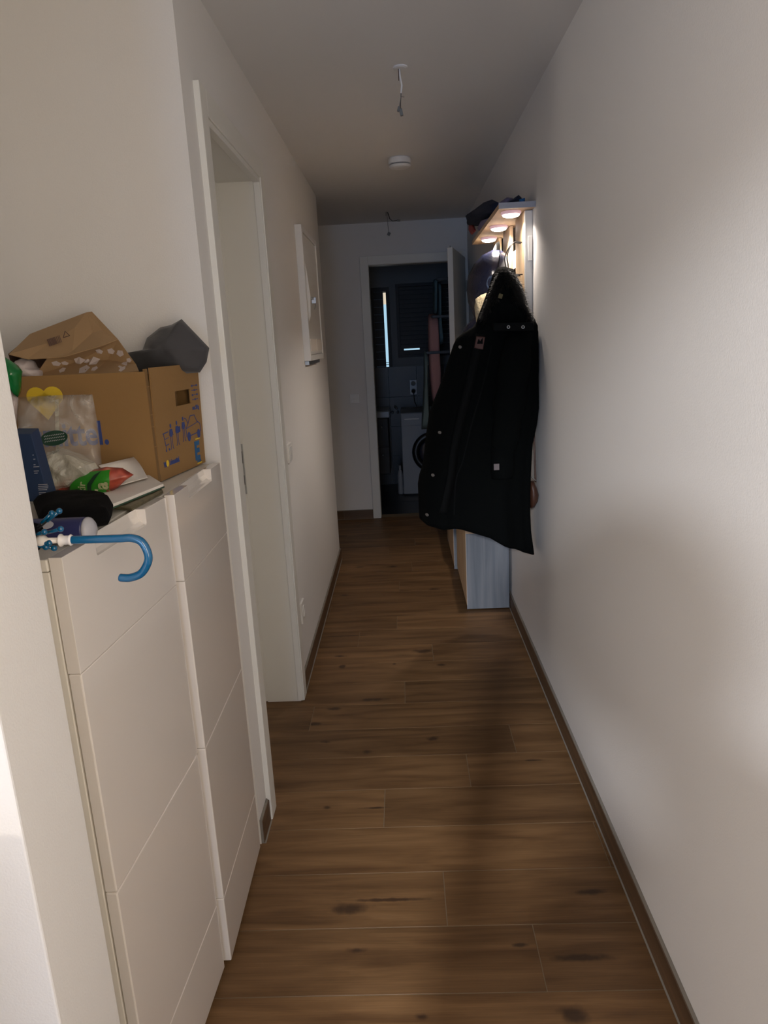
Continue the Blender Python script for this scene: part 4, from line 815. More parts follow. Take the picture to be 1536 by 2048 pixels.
obj('body', MB().loft(along(ca, ax, ((-0.17, 0.018), (-0.165, 0.0215), (-0.004, 0.0215), (0.0, 0.0205)))), NAVYC, nv, smooth=True)
obj('cap', MB().loft(along(ca, ax, ((-0.001, 0.0205), (0.002, 0.0215), (0.006, 0.0205), (0.011, 0.015), (0.0135, 0.006), (0.014, 0.001)))), CAPG, nv, smooth=True)
m = MB(); Fb = frame(ca+ax*-0.06+Vector((0, -0.0165, 0.0145)), ax, Vector((0, 0.7, 0.7))); disc(m, Fb, (0, 0), 0.013, 0.008, n=20); obj('label_patch', m, CAPG, nv)

um = thing('umbrella', (-0.62, 1.03, ZT), 'folded black umbrella with bright blue hooked handle hanging over the near cabinet edge', 'umbrella')
UY = 1.005
h0 = Vector((-0.5070, 1.0050, 1.2840)); h1 = Vector((-0.4160, 1.0050, 1.2830))
R_ = 0.0063
pts = [h0.lerp(h1, k/6) for k in range(7)]
for px_ in [Vector((-0.4030, 1.0050, 1.2780)), Vector((-0.3960, 1.0050, 1.2660)), Vector((-0.3940, 1.0050, 1.2510)), Vector((-0.4000, 1.0050, 1.2370)), Vector((-0.4100, 1.0050, 1.2260)), Vector((-0.4250, 1.0050, 1.2210)), Vector((-0.4360, 1.0050, 1.2210)), Vector((-0.4430, 1.0050, 1.2220))]: pts.append(px_)
def catmull(P, n=5):
    out = []
    for i in range(len(P)-1):
        p0, p1, p2, p3 = P[max(i-1, 0)], P[i], P[i+1], P[min(i+2, len(P)-1)]
        for k in range(n):
            t = k/n; out.append(0.5*((2*p1)+(p2-p0)*t+(2*p0-5*p1+4*p2-p3)*t*t+(3*p1-p0-3*p2+p3)*t**3))
    return out+[P[-1]]
cp = catmull(pts, 4); m = MB(); m.tube(cp, [R_]*(len(cp)-2)+[R_*0.96, R_*0.75], 16); obj('handle', m, UBLUE, um, smooth=True, label='glossy blue crook handle')
axu = (h0-h1).normalized(); 
up_ = Vector((0, 0, 1))
def alongu(prof, seg=20):
    sd_ = axu.cross(up_).normalized(); u_ = sd_.cross(axu); return [[h0+axu*s+(sd_*math.cos(k*2*math.pi/seg)+u_*math.sin(k*2*math.pi/seg))*r for k in range(seg)] for s, r in prof]
obj('collar', MB().loft(alongu(((-0.001, 0.0075), (0.001, 0.0088), (0.004, 0.0070), (0.012, 0.0070), (0.015, 0.0098), (0.017, 0.0098), (0.019, 0.006)))), UWHITE, um, smooth=True, label='white plastic collar')
obj('shaft', MB().loft(alongu(((0.017, 0.0042), (0.036, 0.0046), (0.040, 0.008), (0.046, 0.009), (0.052, 0.007), (0.056, 0.004), (0.30, 0.004)))), UWHITE, um, smooth=True, label='white shaft')
cn = MB(); rg = []
for s, r in ((0.050, 0.010), (0.058, 0.020), (0.09, 0.026), (0.14, 0.028), (0.20, 0.027), (0.26, 0.020), (0.30, 0.008)):
    ring = []
    for k in range(32):
        a = k*2*math.pi/32; rr = r*(1+0.22*math.sin(a*8+s*20)); sd_ = axu.cross(up_).normalized(); u_ = sd_.cross(axu)
        ring.append(h0+axu*s+(sd_*math.cos(a)+u_*math.sin(a)*0.9)*rr+Vector((0, 0.012, 0.004)))
    rg.append(ring)
cn.loft(rg); obj('canopy', cn, BLKF, um, smooth=True, label='folded black canopy')
tips = [Vector((-0.5260, 1.0200, 1.3260)), Vector((-0.5380, 1.0200, 1.3230)), Vector((-0.5180, 1.0000, 1.3030)), Vector((-0.5380, 0.9900, 1.3020)), Vector((-0.5450, 1.0000, 1.2760)), Vector((-0.5380, 1.0100, 1.2710)), Vector((-0.5390, 1.0000, 1.2820))]
for i, p in enumerate(tips):
    m = MB(); m.ball(p, 0.0048); q = h0+axu*(0.075+0.004*i)+Vector((0, 0.006, 0)); m.tube([p, p.lerp(q, 0.35)], [0.0030, 0.0026], 8); obj('rib_tip', m, UBLUE, um, smooth=True)
    obj('rib', MB().tube([p.lerp(q, 0.3), q], 0.0014, 6), BLACKW, um)

# ================================================================ bench, coat rack and coats on the right wall
def bench(label, ya, yb, xf, top):
    t = thing('bench', (0.45, (ya+yb)/2, 0), label, 'bench', 'low storage bench units under the coats')
    xb = 0.566; th = 0.018
    m = MB(); m.box((xf+0.001, ya, 0.006), (xb, ya+th, top-0.0205)); obj('side_panel', m, OAKG, t, bevel=0.001)
    m = MB(); m.box((xf+0.001, yb-th, 0.006), (xb, yb, top-0.0205)); obj('side_panel', m, OAKG, t, bevel=0.001)
    m = MB(); m.box((xf-0.002, ya-0.001, top-0.020), (xb, yb+0.001, top)); obj('top_board', m, OAKT, t, bevel=0.001)
    m = MB(); m.box((xf+0.001, ya-0.0008, 0.006), (xf+0.0035, ya-0.0001, top-0.020)); obj('edge_band', m, CAPG, t)
    m = MB(); m.box((xf+0.02, ya+th, 0.02), (xb-0.01, yb-th, 0.038)); obj('bottom_board', m, OAKG, t)
    m = MB(); m.box((xb-0.010, ya+th, 0.02), (xb, yb-th, top-0.021)); obj('back_board', m, OAKG, t)
    m = MB(); m.box((xf-0.001, ya+0.0015, 0.030), (xf+0.0009, yb-0.0015, (top-0.02)*0.5)); m.v = [v for v in m.v]; obj('flap_door', m, OAKB, t)
    m = MB(); m.box((xf-0.001, ya+0.0015, (top-0.02)*0.5+0.003), (xf+0.0009, yb-0.0015, top-0.022)); obj('flap_door', m, OAKB, t)
    m = MB(); m.box((xf+0.03, ya+0.03, 0), (xf+0.06, ya+0.06, 0.02)); obj('foot', m, BLKP, t)
    m = MB(); m.box((xb-0.06, ya+0.03, 0), (xb-0.03, ya+0.06, 0.02)); obj('foot', m, BLKP, t)
    return t
bench('low storage bench with grey driftwood side, nearest the camera under the coats', 3.87, 4.60, 0.320, 0.482)
bench('second low storage bench standing behind the first near the bathroom door', 4.615, 5.33, 0.300, 0.500)

rk = thing('coat_rack', (XR, 3.7, 1.1), 'light oak wall coat rack with lit shelf and black wire hooks on the right wall', 'coat rack')
m = MB(); m.box((0.430, 3.135, 2.060), (XR-0.001, 4.27, 2.080)); shelf = obj('shelf', m, OAKT, rk, bevel=0.001)
m = MB(); m.box((0.428, 3.133, 2.0585), (XR-0.001, 3.1349, 2.0815)); obj('edge_band', m, CAPG, shelf, label='pale grey front edge of the shelf')
for ya, yb in ((3.235, 3.46), (3.62, 3.86), (4.02, 4.24)):
    m = MB(); m.box((0.548, ya, 1.12), (0.562, yb, 2.058)); obj('slat', m, OAKB, rk, bevel=0.001)
m = MB(); m.box((0.5625, 3.215, 1.30), (XR-0.001, 4.25, 1.38)); obj('rail', m, PLAST, rk)
m = MB(); m.box((0.5625, 3.215, 1.86), (XR-0.001, 4.25, 1.94)); obj('rail', m, PLAST, rk)
m = MB(); m.box((0.548, 3.205, 1.12), (XR-0.001, 3.222, 2.058)); obj('side_board', m, PLAST, rk, bevel=0.001, label='pale grey side board')
m = MB(); m.box((0.560, 3.196, 1.855), (0.578, 3.205, 1.955)); obj('switch_box', m, PLAST, rk, bevel=0.002, label='small white switch box on the side')
for k, yy in enumerate((3.225, 3.61, 4.00)):
    c = (0.492, yy, 2.060); m = MB(); m.loft(turn(c, ((0.040, 0), (0.043, -0.002), (0.043, -0.010), (0.038, -0.013)), 28)); sp = obj('spotlight_ring', m, LEDH, rk, smooth=True, label='round pinkish light ring under the shelf')
    m = MB(); m.loft(turn(c, ((0.038, -0.0125), (0.034, -0.019), (0.022, -0.023), (0.002, -0.0245)), 28)); obj('diffuser', m, LEDE, sp, smooth=True, label='glowing white diffuser')
    light('shelf_spot_light', 'AREA', (c[0]-0.005, c[1], 2.034), (1.3, 3.6, 4.0)[k], (1.0, 0.88, 0.78), size=0.06, spread=2.4)
def hook(yy):
    m = MB()
    for s in (-0.035, 0.035):
        P = [Vector(p) for p in ((0.549, yy+s*0.4, 1.94), (0.520, yy+s*0.5, 1.945), (0.497, yy+s*0.8, 1.925), (0.480, yy+s, 1.885), (0.484, yy+s, 1.850), (0.488, yy+s, 1.825), (0.510, yy+s, 1.808), (0.548, yy+s*0.9, 1.806))]
        m.tube(catmull(P, 4), 0.0028, 8)
    h = obj('hook', m, BLACKW, rk, smooth=True)
    m = MB(); m.cyl((0.488, yy-0.037, 1.823), (0.488, yy+0.037, 1.823), 0.003, 8); obj('cross_bar', m, BLACKW, h)
for yy in (3.30, 3.74, 4.13): hook(yy)

# things on the shelf
def lump(name, out, th, mt, label, cat, seed, power=0.6, nz=0.006, nsc=25, parent=None, axis=(1, 0, 0)):
    m = pillow(out, th, axis, rings=6, nz=nz, nsc=nsc, power=power, seed=seed)
    for v in m.v:
        if v.x > 0.428 and v.y < 4.272: v.z = max(v.z, 2.0812)
        v.x = min(v.x, XR-0.004)
    o = obj(name, m, mt, parent, smooth=True)
    if parent is None: tag(o, label, cat)
    return o
ht = thing('winter_hat', Vector((0.4900, 4.2620, 2.1880)), 'large dark navy winter hat at the far end of the lit shelf', 'hat')
lump('crown', [Vector((0.4900, 4.9510, 2.2580)), Vector((0.4900, 5.0380, 2.3340)), Vector((0.4900, 4.7440, 2.3100)), Vector((0.4900, 4.2520, 2.2550)), Vector((0.4900, 3.8320, 2.2180)), Vector((0.4900, 3.5940, 2.1610)), Vector((0.4900, 3.6150, 2.1230)), Vector((0.4900, 3.9660, 2.1420)), Vector((0.4900, 4.3930, 2.1750))], 0.13, NAVYM, '', '', 1, parent=ht)
lump('ear_flap', [Vector((0.4700, 4.8110, 2.2500)), Vector((0.4700, 4.5930, 2.2150)), Vector((0.4700, 4.4560, 2.1580)), Vector((0.4700, 4.6660, 2.1650)), Vector((0.4700, 4.8510, 2.2200))], 0.03, REDP, '', '', 2, parent=ht, nz=0.001)['label'] = 'red lined ear flap'
lump('lilac_hat', [Vector((0.4550, 4.1560, 2.1270)), Vector((0.4550, 3.9350, 2.1390)), Vector((0.4550, 3.5670, 2.0950)), Vector((0.4550, 3.4950, 2.0750)), Vector((0.4550, 3.7470, 2.0750)), Vector((0.4550, 4.0370, 2.0870))], 0.05, LILAC, 'lilac knitted hat at the front edge of the lit shelf', 'hat', 3, nz=0.001)
lump('grey_scarf', [Vector((0.4640, 3.6200, 2.1160)), Vector((0.5010, 3.6200, 2.1680)), Vector((0.5290, 3.6200, 2.1840)), Vector((0.5620, 3.6200, 2.1800)), Vector((0.5480, 3.6200, 2.1470)), Vector((0.5000, 3.6200, 2.1410))], 0.16, LILAC, 'grey-lilac folded scarf in the middle of the lit shelf', 'scarf', 4, nz=0.003, axis=(0, 1, 0))
cpt = thing('baseball_cap', (0.50, 3.26, 2.081), 'dark navy cap with a bright blue strap on the near end of the lit shelf', 'cap')
lump('crown', [Vector((0.4510, 3.2600, 2.0860)), Vector((0.4810, 3.2600, 2.1010)), Vector((0.5280, 3.2600, 2.1280)), Vector((0.5430, 3.2600, 2.1130)), Vector((0.5450, 3.2600, 2.0870)), Vector((0.4930, 3.2600, 2.0840))], 0.17, NAVYM, '', '', 6, nz=0.002, parent=cpt, axis=(0, 1, 0))
lump('strap', [Vector((0.5170, 3.1680, 2.0960)), Vector((0.5420, 3.1680, 2.1020)), Vector((0.5420, 3.1680, 2.0710)), Vector((0.5170, 3.1680, 2.0730))], 0.02, TEALB, '', '', 7, nz=0.001, parent=cpt, axis=(0, 1, 0))
pk = [Vector((0.4200, 4.2000, 2.0770)), Vector((0.4620, 4.2000, 2.0770)), Vector((0.4580, 4.2000, 2.0510)), Vector((0.4160, 4.2000, 2.0510))]

# ---- black parka
def interp(P, z):      # P list of (z, x) sorted by falling z
    if z >= P[0][0]: return P[0][1]
    for (z0, x0), (z1, x1) in zip(P, P[1:]):
        if z >= z1: t = (z0-z)/(z0-z1+1e-9); return x0+(x1-x0)*t
    return P[-1][1]
def garment(left, right, hem, cy, depth, ztop, N=56, MV=40, folds=5, fa=0.012, seed=0, backflat=None):
    Lf = [(p.z, p.x) for p in left]; Rt = [(p.z, p.x) for p in right]; Hm = sorted([(p.x, p.z) for p in hem])
    def zh(x):
        if x <= Hm[0][0]: return Hm[0][1]
        for (a, za), (b, zb) in zip(Hm, Hm[1:]):
            if x <= b: return za+(zb-za)*(x-a)/(b-a+1e-9)
        return Hm[-1][1]
    zmin = min(z for x, z in Hm); rings = []
    for i in range(MV+1):
        v = i/MV; z0 = ztop+(zmin-ztop)*v; ring = []
        for k in range(N):
            a = 2*math.pi*k/N; ca, sa = math.cos(a), math.sin(a)
            xl, xr = interp(Lf, z0), interp(Rt, z0)
            if i <= 2: sh = (0.80, 0.93, 0.98)[i]
            else: sh = 1.0
            cx, hw = (xl+xr)/2, (xr-xl)/2*sh
            ex = math.copysign(abs(ca)**0.8, ca); ey = math.copysign(abs(sa)**0.75, sa)
            x = cx+hw*ex; hd = depth(v)*(0.55 if i == 0 else (0.8 if i == 1 else 1))
            f = fa*(0.25+v)*(math.sin(folds*a+seed+1.7*v)+0.5*math.sin(folds*2.3*a+seed*2-2*v))
            f += 0.008*noise.noise(Vector((x*9, z0*6, seed+sa)))
            y = cy+hd*ey+f*ey
            z = ztop+(z0-ztop)*(zh(x)-ztop)/(zmin-ztop)
            ring.append(Vector((x, y, z)))
        rings.append(ring)
    return MB().loft(rings)
PKY = 3.07
left = [Vector((0.3320, 3.0700, 1.6340)), Vector((0.2950, 3.0700, 1.5740)), Vector((0.2570, 3.0700, 1.5540)), Vector((0.2290, 3.0700, 1.5240)), Vector((0.2050, 3.0700, 1.4490)), Vector((0.1720, 3.0700, 1.3410)), Vector((0.1440, 3.0700, 1.2630)), Vector((0.1100, 3.0700, 1.1690)), Vector((0.0880, 3.0700, 1.0220)), Vector((0.0740, 3.0700, 0.8960)), Vector((0.0560, 3.0700, 0.8310)), Vector((0.0480, 3.0700, 0.7780))]
right = [Vector((0.5700, 3.0700, 1.6210)), Vector((0.5850, 3.0700, 1.5640)), Vector((0.5890, 3.0700, 1.5020)), Vector((0.5890, 3.0700, 1.4460)), Vector((0.5830, 3.0700, 1.3380)), Vector((0.5810, 3.0700, 1.2420)), Vector((0.5680, 3.0700, 1.1630)), Vector((0.5510, 3.0700, 1.0830)), Vector((0.5440, 3.0700, 0.9580)), Vector((0.5400, 3.0700, 0.7910)), Vector((0.5440, 3.0700, 0.6950)), Vector((0.5570, 3.0700, 0.6010))]
hem = [Vector((0.0480, 3.0700, 0.7780)), Vector((0.0700, 3.0700, 0.7650)), Vector((0.1520, 3.0700, 0.7500)), Vector((0.2690, 3.0700, 0.7380)), Vector((0.3200, 3.0700, 0.7220)), Vector((0.4020, 3.0700, 0.6740)), Vector((0.4850, 3.0700, 0.6280)), Vector((0.5330, 3.0700, 0.6040)), Vector((0.5570, 3.0700, 0.5960))]
pk = thing('parka', (0.35, PKY, 1.80), 'long black hooded winter parka hanging from the nearest hook of the coat rack', 'coat')
body = garment(left, right, hem, PKY, lambda v: 0.070+0.060*min(1, v*3)+0.02*v, left[0].z, seed=1.3, fa=0.016, folds=6)
for v in body.v: v.x = min(v.x, XR-0.010)
obj('body', body, PARKA, pk, smooth=True)
ho = [Vector((0.3190, 3.0700, 1.6060)), Vector((0.3320, 3.0700, 1.6420)), Vector((0.3500, 3.0700, 1.6850)), Vector((0.3760, 3.0700, 1.7500)), Vector((0.3910, 3.0700, 1.7960)), Vector((0.4120, 3.0700, 1.8230)), Vector((0.4420, 3.0700, 1.8250)), Vector((0.4750, 3.0700, 1.8140)), Vector((0.5140, 3.0700, 1.7420)), Vector((0.5430, 3.0700, 1.6470)), Vector((0.5700, 3.0700, 1.5890)), Vector((0.5450, 3.0700, 1.5500)), Vector((0.4400, 3.0700, 1.5470)), Vector((0.3460, 3.0700, 1.5680))]
hood = pillow(ho, 0.20, (0, 1, 0), rings=9, nz=0.014, nsc=14, power=0.55, seed=8, sub=4); hd = obj('hood', hood, PARKA, pk, smooth=True)
fm = MB(); tree = BVHTree.FromPolygons([tuple(v) for v in hood.v], hood.f)
path = [Vector((0.3180, 3.0000, 1.6160)), Vector((0.3460, 3.0000, 1.6820)), Vector((0.3730, 3.0000, 1.7450)), Vector((0.3880, 3.0000, 1.7880)), Vector((0.4120, 3.0000, 1.8100)), Vector((0.4420, 3.0000, 1.8090)), Vector((0.4720, 3.0000, 1.7840)), Vector((0.5000, 3.0000, 1.7250)), Vector((0.5240, 3.0000, 1.6450)), Vector((0.5450, 3.0000, 1.5950))]
pp = catmull(path, 12)
for n_ in range(9000):
    i = R.randrange(len(pp)-1); p = pp[i].lerp(pp[i+1], R.random()); inner = sum(path, Vector())/len(path)
    p = p.lerp(Vector((inner.x, p.y, inner.z)), R.random()**1.2*0.75)
    h = tree.find_nearest(p)
    if h[0] is None: continue
    b = h[0]; nn = h[1]; nn = nn if nn.dot(b-Vector((inner.x, PKY, inner.z))) > 0 else -nn
    d_ = (nn*0.5+Vector((R.uniform(-.7, .7), R.uniform(-.7, .3), R.uniform(-1.0, .2)))).normalized()
    ln = R.uniform(0.014, 0.034); w_ = d_.orthogonal().normalized()*0.0009
    mid = b+d_*ln*0.6; tip = b+d_*ln+Vector((0, 0, -0.006))
    fm.add([b-w_, b+w_, mid+w_*0.7, mid-w_*0.7, tip], [(0, 1, 2, 3), (3, 2, 4)])
o = obj('fur_trim', fm, FUR, hd, recalc=False, label='shaggy black fur edge of the hood'); o['kind'] = 'stuff'
# sleeve
sl = MB(); C_ = [(Vector((0.4950, 3.0200, 1.5680)), .040), (Vector((0.4720, 2.9600, 1.5090)), .060), (Vector((0.4530, 2.9300, 1.4010)), .066), (Vector((0.4360, 2.9200, 1.2910)), .064), (Vector((0.4230, 2.9200, 1.1890)), .060), (Vector((0.4120, 2.9200, 1.1060)), .054), (Vector((0.4060, 2.9200, 1.0860)), .050), (Vector((0.4030, 2.9200, 1.0330)), .049), (Vector((0.4000, 2.9200, 0.9670)), .046)]
rings = []; CC = catmull([c for c, r in C_], 5); 
for i, c in enumerate(CC):
    t = i/5; k0 = min(int(t), len(C_)-2); r = C_[k0][1]+(C_[k0+1][1]-C_[k0][1])*(t-k0 if t-k0 <= 1 else 1)
    rings.append([c+Vector((r*math.cos(k*math.pi/14), r*0.72*math.sin(k*math.pi/14), 0))*(1+0.05*math.sin(i*0.9)+0.05*noise.noise(Vector((k*.6, i*.35, 2)))) for k in range(28)])
sl.loft(rings); obj('sleeve', sl, PARKA, pk, smooth=True)
m = MB(); m.box((-0.011, 0, -0.013), (0.011, 0.002, 0.013)); m.xf(Matrix.Translation(Vector((0.3720, 2.8720, 1.0240)))); obj('cuff_tag', m, TAGG, pk, label='small grey tag on the cuff')
SNAP = mat('dull_metal', (0.22, 0.21, 0.20), 0.5, metal=0.6)
def on_body(poly, off=0.002, host=body, n=3):
    mb = MB(); P = dense([Vector((p.x, 2.6, p.z)) for p in poly], n); c = sum(P, Vector())/len(P); N_ = len(P); vs = [c]; fs = []; RG = 4
    for r_ in range(1, RG+1): vs += [c+(p-c)*r_/RG for p in P]
    for k_ in range(N_): fs.append((0, 1+k_, 1+(k_+1) % N_))
    for r_ in range(RG-1):
        for k_ in range(N_): a0 = 1+r_*N_; fs.append((a0+k_, a0+N_+k_, a0+N_+(k_+1) % N_, a0+(k_+1) % N_))
    mb.add(vs, fs); return drape(mb, host, (0, 1, 0), off)
def strip(pts, w, off=0.003):
    out = MB(); P = catmull([Vector((p.x, 2.6, p.z)) for p in pts], 8); vs = []
    for i, p in enumerate(P):
        d_ = (P[min(i+1, len(P)-1)]-P[max(i-1, 0)]).normalized(); s_ = Vector((-d_.z, 0, d_.x))*w/2; vs += [p-s_, p+s_]
    out.add(vs, [(2*i, 2*i+1, 2*i+3, 2*i+2) for i in range(len(P)-1)]); return drape(out, body, (0, 1, 0), off)
o = obj('front_placket', strip([Vector((0.3260, 2.9500, 1.5590)), Vector((0.2890, 2.9500, 1.4180)), Vector((0.2440, 2.9500, 1.2570)), Vector((0.2040, 2.9500, 1.0900)), Vector((0.1840, 2.9500, 0.9620)), Vector((0.1480, 2.9500, 0.8210))], 0.035, 0.004), PARKD, pk, smooth=True); solid(o, 0.004)
o = obj('front_seam', strip([Vector((0.3720, 2.9500, 1.5140)), Vector((0.3350, 2.9500, 1.3750)), Vector((0.2840, 2.9500, 1.2130)), Vector((0.2390, 2.9500, 1.0460)), Vector((0.2090, 2.9500, 0.9610)), Vector((0.1970, 2.9500, 0.8080))], 0.006, 0.003), PARKD, pk, smooth=True)
for c in (Vector((0.2440, 2.9300, 1.5120)), Vector((0.1460, 2.9300, 1.1660)), Vector((0.1110, 2.9300, 0.9850)), Vector((0.0800, 2.9300, 0.8090))):
    m = on_body([c+Vector((0.0065*math.cos(k*math.pi/5), 0, 0.0065*math.sin(k*math.pi/5))) for k in range(10)], 0.004, n=1); o = obj('snap_button', m, SNAP, pk, smooth=True); solid(o, 0.004)
m = on_body([Vector((0.3100, 2.9400, 1.5520)), Vector((0.3450, 2.9400, 1.5470)), Vector((0.3340, 2.9400, 1.4980)), Vector((0.2990, 2.9400, 1.5060))], 0.011); o = obj('leather_patch', m, LEATH, pk, smooth=True, label='reddish brown leather patch'); solid(o, 0.003)
m = on_body([Vector((0.3100, 2.9400, 1.5210)), Vector((0.3180, 2.9400, 1.5420)), Vector((0.3240, 2.9400, 1.5280)), Vector((0.3350, 2.9400, 1.5450)), Vector((0.3340, 2.9400, 1.5200))], 0.0125, n=2); obj('patch_emblem', m, BLKF, pk, smooth=True, label='dark peaked emblem on the patch')
m = MB(); P_ = [Vector((0.3720, 2.9300, 1.6000)), Vector((0.5320, 2.9300, 1.5940)), Vector((0.5360, 2.9300, 1.5620)), Vector((0.3760, 2.9300, 1.5680))]; m.prism([Vector((p.x, 2.925, p.z)) for p in P_], (0, 0.03, 0)); st = obj('collar_strap', m, PARKD, pk, bevel=0.003)
for c in (Vector((0.4330, 2.9250, 1.5810)), Vector((0.4910, 2.9250, 1.5780))):
    m = MB(); m.loft([[Vector((c.x+r*math.cos(k*math.pi/8), y_, c.z+r*math.sin(k*math.pi/8))) for k in range(16)] for r, y_ in ((0.0068, 2.926), (0.0068, 2.922), (0.0036, 2.922), (0.0034, 2.925))], cap=False); obj('eyelet', m, STEEL, st, smooth=True)
m = MB(); c = Vector((0.4070, 2.9550, 1.7030)); Ft = frame(c, Vector((1, 0, -0.3)), Vector((0.3, 0, 1))); m.prism([Ft @ Vector((a_, b_, 0)) for a_, b_ in ((-.008, -.009), (.008, -.009), (.008, .009), (-.008, .009))], (0, 0.002, 0)); obj('hood_label', m, mat('olive_label', (0.10, 0.08, 0.03), 0.7), hd, label='small olive label on the hood')

# ---- navy rain jacket behind the parka, cream fleece between, brown bag at the wall
nj = thing('rain_jacket', (0.44, 3.60, 1.9), 'shiny navy hooded rain jacket hanging behind the black parka', 'jacket')
o_ = [Vector((0.3580, 3.6000, 1.6590)), Vector((0.3370, 3.6000, 1.7140)), Vector((0.3310, 3.6000, 1.7730)), Vector((0.3390, 3.6000, 1.8380)), Vector((0.3700, 3.6000, 1.8920)), Vector((0.4110, 3.6000, 1.9310)), Vector((0.4600, 3.6000, 1.9510)), Vector((0.5030, 3.6000, 1.9470)), Vector((0.5290, 3.6000, 1.9250)), Vector((0.5380, 3.6000, 1.8440)), Vector((0.5420, 3.6000, 1.7160)), Vector((0.5160, 3.6000, 1.5990)), Vector((0.3930, 3.6000, 1.5930))]
m = pillow(o_, 0.24, (0, 1, 0), rings=9, nz=0.020, nsc=9, power=0.55, seed=31, sub=4); [setattr(v, 'x', min(v.x, 0.545)) for v in m.v]; obj('hood', m, NAVYJ, nj, smooth=True)
lj = [Vector((0.3650, 3.6000, 1.6540)), Vector((0.3320, 3.6000, 1.6200)), Vector((0.3070, 3.6000, 1.5760)), Vector((0.2850, 3.6000, 1.5140)), Vector((0.2760, 3.6000, 1.4420)), Vector((0.2660, 3.6000, 1.2440)), Vector((0.2570, 3.6000, 0.9110))]
rj = [Vector((0.5360, 3.6000, 1.6450)), Vector((0.5600, 3.6000, 1.5730)), Vector((0.5700, 3.6000, 1.4760)), Vector((0.5680, 3.6000, 1.2290)), Vector((0.5660, 3.6000, 0.8700))]
hj = [Vector((0.2570, 3.6000, 0.9110)), Vector((0.4070, 3.6000, 0.8910)), Vector((0.5660, 3.6000, 0.8750))]
m = garment(lj, rj, hj, 3.60, lambda v: 0.07+0.05*min(1, 3*v), lj[0].z, N=40, MV=24, seed=4)
for v in m.v: v.x = min(v.x, 0.545)
obj('body', m, NAVYJ, nj, smooth=True)
m = MB(); m.tube(catmull([Vector((0.4780, 3.4700, 1.9330)), Vector((0.4660, 3.4400, 1.8660)), Vector((0.4490, 3.4400, 1.7790)), Vector((0.4390, 3.4600, 1.7130))], 5), 0.002, 6); obj('hood_seam', m, PARKD, nj)
fo = [Vector((0.3460, 3.3300, 1.7160)), Vector((0.3710, 3.3300, 1.7320)), Vector((0.4070, 3.3300, 1.7430)), Vector((0.4340, 3.3300, 1.7070)), Vector((0.4540, 3.3300, 1.4850)), Vector((0.4510, 3.3300, 1.2570)), Vector((0.3580, 3.3300, 1.2610)), Vector((0.3510, 3.3300, 1.4900)), Vector((0.3460, 3.3300, 1.6240)), Vector((0.3400, 3.3300, 1.6790))]
m = pillow(fo, 0.08, (0, 1, 0), rings=7, nz=0.008, nsc=30, power=0.6, seed=41, sub=4); tag(obj('fleece_jacket', m, FLEECE, smooth=True), 'cream fleece jacket squeezed between the parka and the navy rain jacket', 'jacket')
go = [Vector((0.5070, 3.9500, 1.9900)), Vector((0.5230, 3.9500, 2.0240)), Vector((0.5500, 3.9500, 2.0370)), Vector((0.5650, 3.9500, 2.0220)), Vector((0.5700, 3.9500, 1.9370)), Vector((0.5650, 3.9500, 1.4710)), Vector((0.4970, 3.9500, 1.4750)), Vector((0.5000, 3.9500, 1.8900))]
m = pillow(go, 0.14, (0, 1, 0), rings=7, nz=0.006, nsc=16, power=0.6, seed=44, sub=4); [setattr(v, 'x', min(v.x, 0.540)) for v in m.v]; tag(obj('grey_jacket', m, mat('pale_grey_cloth', (0.30, 0.33, 0.32), 0.8, bump=0.4), smooth=True), 'pale grey jacket on the far hook of the coat rack', 'jacket')
bg = thing('shoulder_bag', Vector((0.5320, 2.9300, 0.8250)), 'brown leather shoulder bag with a metal ring between parka and wall', 'bag')
bo = [Vector((0.5370, 3.0300, 0.9260)), Vector((0.5540, 3.0300, 0.9250)), Vector((0.5670, 3.0300, 0.8960)), Vector((0.5760, 3.0300, 0.8620)), Vector((0.5720, 3.0300, 0.8330)), Vector((0.5570, 3.0300, 0.8060)), Vector((0.5410, 3.0300, 0.8000)), Vector((0.5330, 3.0300, 0.8300)), Vector((0.5300, 3.0300, 0.8750)), Vector((0.5330, 3.0300, 0.9090))]
m = pillow(bo, 0.07, (0, 1, 0), rings=6, power=0.5, sub=3); 
for v in m.v: v.x = min(v.x, XR-0.004); v.y += 0.005
obj('pouch', m, BROWNL, bg, smooth=True)
m = MB(); m.tube([Vector((0.5380, 3.0000, 0.9500)), Vector((0.5490, 3.0000, 0.9400)), Vector((0.5580, 3.0000, 0.9310))], 0.0026, 8); obj('ring', m, STEEL, bg, label='bright metal ring')
m = MB(); m.tube(catmull([Vector((0.5610, 3.0300, 0.9210)), Vector((0.5600, 3.0500, 1.0590)), Vector((0.5610, 3.0900, 1.2710)), Vector((0.5530, 3.1400, 1.4400)), Vector((0.5460, 3.2000, 1.6100))], 5), 0.004, 6)
for v in m.v: v.x = min(v.x, XR-0.004)
obj('strap', m, BROWNL, bg, smooth=True)

